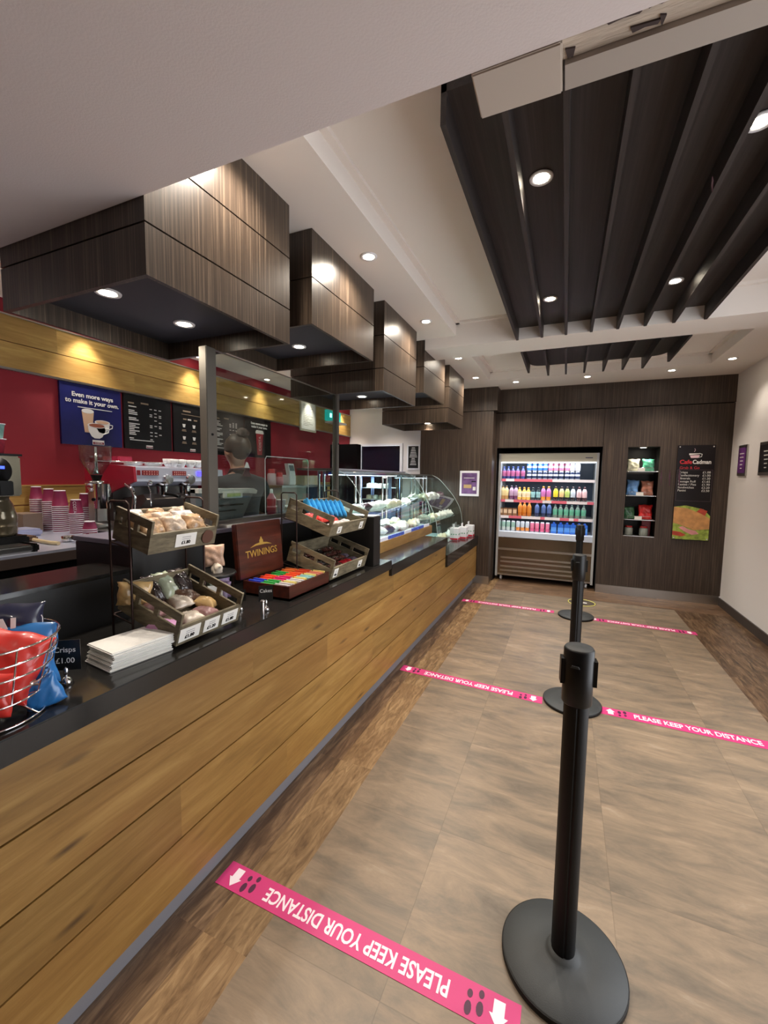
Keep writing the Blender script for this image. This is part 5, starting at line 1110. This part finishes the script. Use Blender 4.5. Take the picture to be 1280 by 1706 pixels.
for x, nm in ((.79,'left'),(.96,'right')):
    t = thing('sweet_jar', '%s glass jar on the bottom niche shelf' % nm, 'jar', (x,6.28,.791))
    b = MB(); b.lathe([(.045,0),(.05,.01),(.05,.09),(.04,.10),(.001,.10)],(x,6.28,.791),20); part('jar', b, plain('jar_grey',(130,136,130),.15), t)
    b = MB(); b.lathe([(.042,.101),(.042,.12),(.001,.12)],(x,6.28,.791),20); part('lid', b, plain('jar_red',(176,36,40),.4), t)
b = MB(); b.box(-.05,.05,-.03,.03,0,.22,bev=.004); solo('red_box', b, plain('rbox',(150,34,50),.4), 'upright red box at the back right of the bottom niche shelf', 'box', (1.0,6.40,.791))

# ================================================================== CAFE SIGN
t = thing('cafe_menu_sign', 'tall black cafe price sign with a ham baguette picture on the back wall', 'sign', (1.44,6.19,.78))
sx0, sx1 = 1.25, 1.628; sy = 6.178; cx = (sx0+sx1)/2; r3, u3 = (1,0,0), (0,0,1)
b = MB(); b.box(sx0,sx1,sy,6.188,.775,1.94); part('board', b, plain('sign_black',(22,15,18),.3,spec=.3), t)
b = MB()
for xx in (sx0+.02,sx1-.02):
    for z in (.80,1.92): b.cyl((xx,sy-.006,z),(xx,6.199,z),.008,n=12)
part('fixing', b, CHROME, t)
SR = plain('sign_red',(196,40,50),.4); PKK = plain('sign_pink',(226,190,200),.4)
text('Cafe', .068, (cx-.035,sy-.001,1.735), r3, u3, SR, t, align='RIGHT', bold=.0018); text('Cadman', .068, (cx-.03,sy-.001,1.735), r3, u3, PW, t, align='LEFT', bold=.0018, sx=.82)
b = MB(); b.prism([(-.07,.07),(.035,.07),(.035,.062),(-.07,.05)],(cx+.0,sy,1.77),r3,u3,(0,-.002,0)); b.prism([(-.062,.03),(-.05,.0),(-.035,-.0),(.02,0),(.038,.03),(.03,.036)],(cx+.0,sy,1.785),r3,u3,(0,-.002,0),1); b.tube([(cx+.03,sy-.001,1.84),(cx+.06,sy-.001,1.83),(cx+.055,sy-.001,1.80),(cx+.02,sy-.001,1.79)],.004,6); b.tube([(cx-.02,sy-.001,1.86),(cx-.01,sy-.001,1.88),(cx-.018,sy-.001,1.90)],.002,6,1); part('cup_logo', b, [PW,PKK], t)
text('Grab & Go', .045, (sx0+.03,sy-.001,1.665), r3, u3, SR, t, align='LEFT')
rowsT = [('Crisps','£1.00'),('Confectionery','£1.00'),('Minerals','£1.20'),('Sausage Roll','£1.65'),('Pasties / Pies','£1.90'),('Sandwiches','£2.20'),('Panini','£2.50')]
for k, (a, c) in enumerate(rowsT):
    z = 1.61-k*.037; text(a, .036, (sx0+.025,sy-.001,z), r3, u3, PW, t, align='LEFT'); text(c, .036, (sx1-.03,sy-.001,z), r3, u3, PW, t, align='RIGHT')
b = MB(); zt0, zt1 = 1.26, 1.64
for q in ((sx0+.012,sx1-.012,zt0,zt0+.0015),(sx0+.012,sx1-.012,zt1,zt1+.0015),(sx0+.012,sx0+.0135,zt0,zt1),(sx1-.0135,sx1-.012,zt0,zt1)): b.box(q[0],q[1],sy-.0008,sy,q[2],q[3])
part('border', b, plain('sign_line',(120,100,104),.5), t)
BREAD = plain('bread_print',(206,150,92),.5,var=.2,vs=16); SAL = plain('salad_print',(150,170,70),.5,var=.45,vs=24); HAM = plain('ham_print',(220,150,150),.5,var=.15,vs=20); TOM = plain('tomato_print',(190,70,50),.5,var=.3,vs=20)
b = MB()
b.prism([(0,0),(.37,0),(.37,.30),(.30,.38),(.12,.42),(0,.40)],(sx0+.004,sy,.785),r3,u3,(0,-.0006,0),1)
b.prism([(0,.20),(.10,.17),(.22,.12),(.37,.14),(.37,.27),(.27,.33),(.14,.385),(0,.40)],(sx0+.004,sy,.785),r3,u3,(0,-.0014,0),0)
b.prism([(.06,.145),(.12,.10),(.20,.06),(.27,.075),(.24,.11),(.16,.13),(.10,.165)],(sx0+.004,sy,.785),r3,u3,(0,-.002,0),2)
b.prism([(0,.05),(.10,.035),(.14,.055),(.08,.09),(0,.10)],(sx0+.004,sy,.785),r3,u3,(0,-.002,0),3)
b.prism([(.22,.33),(.32,.30),(.34,.36),(.27,.39)],(sx0+.004,sy,.785),r3,u3,(0,-.0012,0),3)
part('baguette_picture', b, [BREAD,SAL,HAM,TOM], t)

# pictures on the right wall
def rpic(y0, y1, z0, z1, m_, lab):
    t = thing('framed_poster', lab, 'picture', (XR,(y0+y1)/2,z0))
    b = MB(); b.box(XR-.016,XR-.001,y0,y1,z0,z1,bev=.003); part('frame', b, STEEL, t)
    b = MB(); b.box(XR-.019,XR-.0165,y0+.022,y1-.022,z0+.03,z1-.03); part('print', b, m_, t)
    b = MB()
    for i in range(5): b.box(XR-.0205,XR-.019,(y0+y1)/2-.06+.01*i,(y0+y1)/2+.06-.008*i,z1-.10-i*.04,z1-.09-i*.04)
    part('print_lines', b, PW, t)
rpic(5.695,5.935,1.57,1.908,plain('rp_purple',(96,48,110),.35,var=.4,vs=8),'narrow purple framed poster on the white right wall nearest the corner')
rpic(5.02,5.375,1.57,1.90,BOARD,'black framed poster at the right edge on the white wall')

# ================================================================== FLOOR TAPES
def foot_icons(b, x, y, s, mi):
    for dx in (-.016,.016):
        for (dy, rx, ry) in ((.016*s,.010,.018),(-.020*s,.008,.011)):
            b.prism([(rx*math.cos(a),ry*math.sin(a)) for a in [2*PI*k/12 for k in range(12)]],(x+dx,y+dy+ (.006 if dx > 0 else -.004),0.0018),(1,0,0),(0,1,0),(0,0,.0006),mi)
def tape(x0, x1, yc, up, label, h=.094, slope=0):
    t = thing('floor_tape', label, 'floor tape', ((x0+x1)/2,yc,0))
    b = MB(); b.prism([(x0,yc-h/2),(x1,yc-h/2+slope),(x1,yc+h/2+slope),(x0,yc+h/2)],(0,0,.0004),(1,0,0),(0,1,0),(0,0,.0012)); part('strip', b, PINK, t)
    s = 1 if up else -1; xm = (x0+x1)/2
    text('PLEASE KEEP YOUR DISTANCE', .066, (xm,yc+slope/2,.0021), (s,slope*s/(x1-x0),0), (0,s,0), PINKW, t, ext=.0003, bold=.0014, sx=.605*(x1-x0)/.86)
    b = MB(); foot_icons(b, x0+.125, yc, s, 0); part('footprints', b, ICON, t); b = MB(); foot_icons(b, x1-.125, yc+slope, s, 0); part('footprints', b, ICON, t)
    for xx, yy in ((x0+.058,yc),(x1-.058,yc+slope)):
        b = MB(); b.prism([(-.016,.032*1),(.016,.032),(.016,-.004),(.026,-.004),(0,-.036),(-.026,-.004),(-.016,-.004)],(xx,yy,.0018),(s,0,0),(0,s if up else 1,0) if not up else (0,-1,0),(0,0,.0006)); part('arrow', b, PINKW, t)
tape(-1.118,-.045,1.108,False,'pink keep your distance floor tape nearest the viewer, beside the oak counter',slope=-.01)
tape(-1.12,-.075,2.985,False,'pink floor tape of the second line, left of the middle black post',slope=-.055)
tape(.28,1.30,2.972,True,'pink floor tape of the second line, right of the middle black post, text upright',slope=-.01)
tape(-1.10,-.05,5.02,False,'pink floor tape of the farthest line, left of the far black post')
tape(.30,1.26,4.945,False,'pink floor tape of the farthest line, right of the far black post',slope=-.03)
b = MB(); c_ = (.25,5.56)
ringp = [(c_[0]+.15*math.cos(a), c_[1]+.15*math.sin(a), .0012) for a in [2*PI*k/48 for k in range(48)]]
b.prism([(.16*math.cos(a),.16*math.sin(a)) for a in [2*PI*k/48 for k in range(48)]],(c_[0],c_[1],.0004),(1,0,0),(0,1,0),(0,0,.0008),1); b.tube(ringp,.005,6,0,closed=True); b.box(c_[0]-.03,c_[0]+.06,c_[1]-.02,c_[1]+.02,.0012,.0016,2)
solo('floor_decal', b, [plain('decal_yellow',(220,214,110),.5), plain('decal_grey',(86,76,66),.4), PW], 'round grey floor sticker with a yellow ring before the drinks fridge', 'floor sticker')

# ================================================================== STANCHIONS
def stanchion(x, y, rz, label):
    t = thing('queue_post', label, 'queue post', (x,y,0), 'black queue posts')
    b = MB(); b.lathe([(.178,.001),(.18,.006),(.180,.016),(.176,.022),(.09,.030),(.055,.034),(.046,.040),(.040,.050),(.001,.051)], (x,y,0), 64, mi=0)
    part('base', b, STBASE, t)
    b = MB(); b.lathe([(.176,.0005),(.1815,.002),(.1815,.017),(.180,.018)], (x,y,0), 64); part('base_rim', b, STANB, t)
    b = MB()
    # fluted pole
    prof = []
    n = 48
    for k in range(n):
        a = 2*PI*k/n+rz; d = .0345
        for q in range(4):
            da = (a-rz-q*PI/2+PI) % (2*PI)-PI
            if abs(da) < .10: d = .0315
        prof.append((d*math.cos(a), d*math.sin(a)))
    b.prism(prof, (x,y,.04), (1,0,0), (0,1,0), (0,0,.89))
    part('pole', b, STANB, t)
    b = MB(); b.lathe([(.037,.845),(.0415,.85),(.0415,.93),(.0415,1.008),(.038,1.014),(.001,1.0145)], (x,y,0), 40, mi=[0,0,0,0,1]); hd = part('belt_head', b, [BLKPL, STBASE], t)
    for q in range(3):
        a = rz+q*PI/2+ (0 if q < 1 else 0) ; d = Vector((math.cos(a),math.sin(a),0)); e = Vector((-math.sin(a),math.cos(a),0))
        b = MB(); o = Vector((x,y,.905))+d*.038; b.prism([(-.016,0),(.016,0),(.016,.075),(-.016,.075)], tuple(o), tuple(e), (0,0,1), tuple(d*.011)); part('belt_clip', b, BLKPL, hd)
    a = rz-PI/2-.35; d = Vector((math.cos(a),math.sin(a),0)); e = Vector((-math.sin(a),math.cos(a),0)); b = MB(); o = Vector((x,y,.965))+d*.0385
    b.prism([(-.012,0),(.012,0),(.009,.006),(-.009,.006)], tuple(o), tuple(e), (0,0,1), tuple(d*.008)); part('button', b, STBASE, hd)
stanchion(.06,1.312,.12,'nearest black queue post, large at the lower right')
stanchion(.108,2.98,.1,'middle black queue post behind the nearest one')
stanchion(.172,4.96,.1,'farthest black queue post before the drinks fridge')
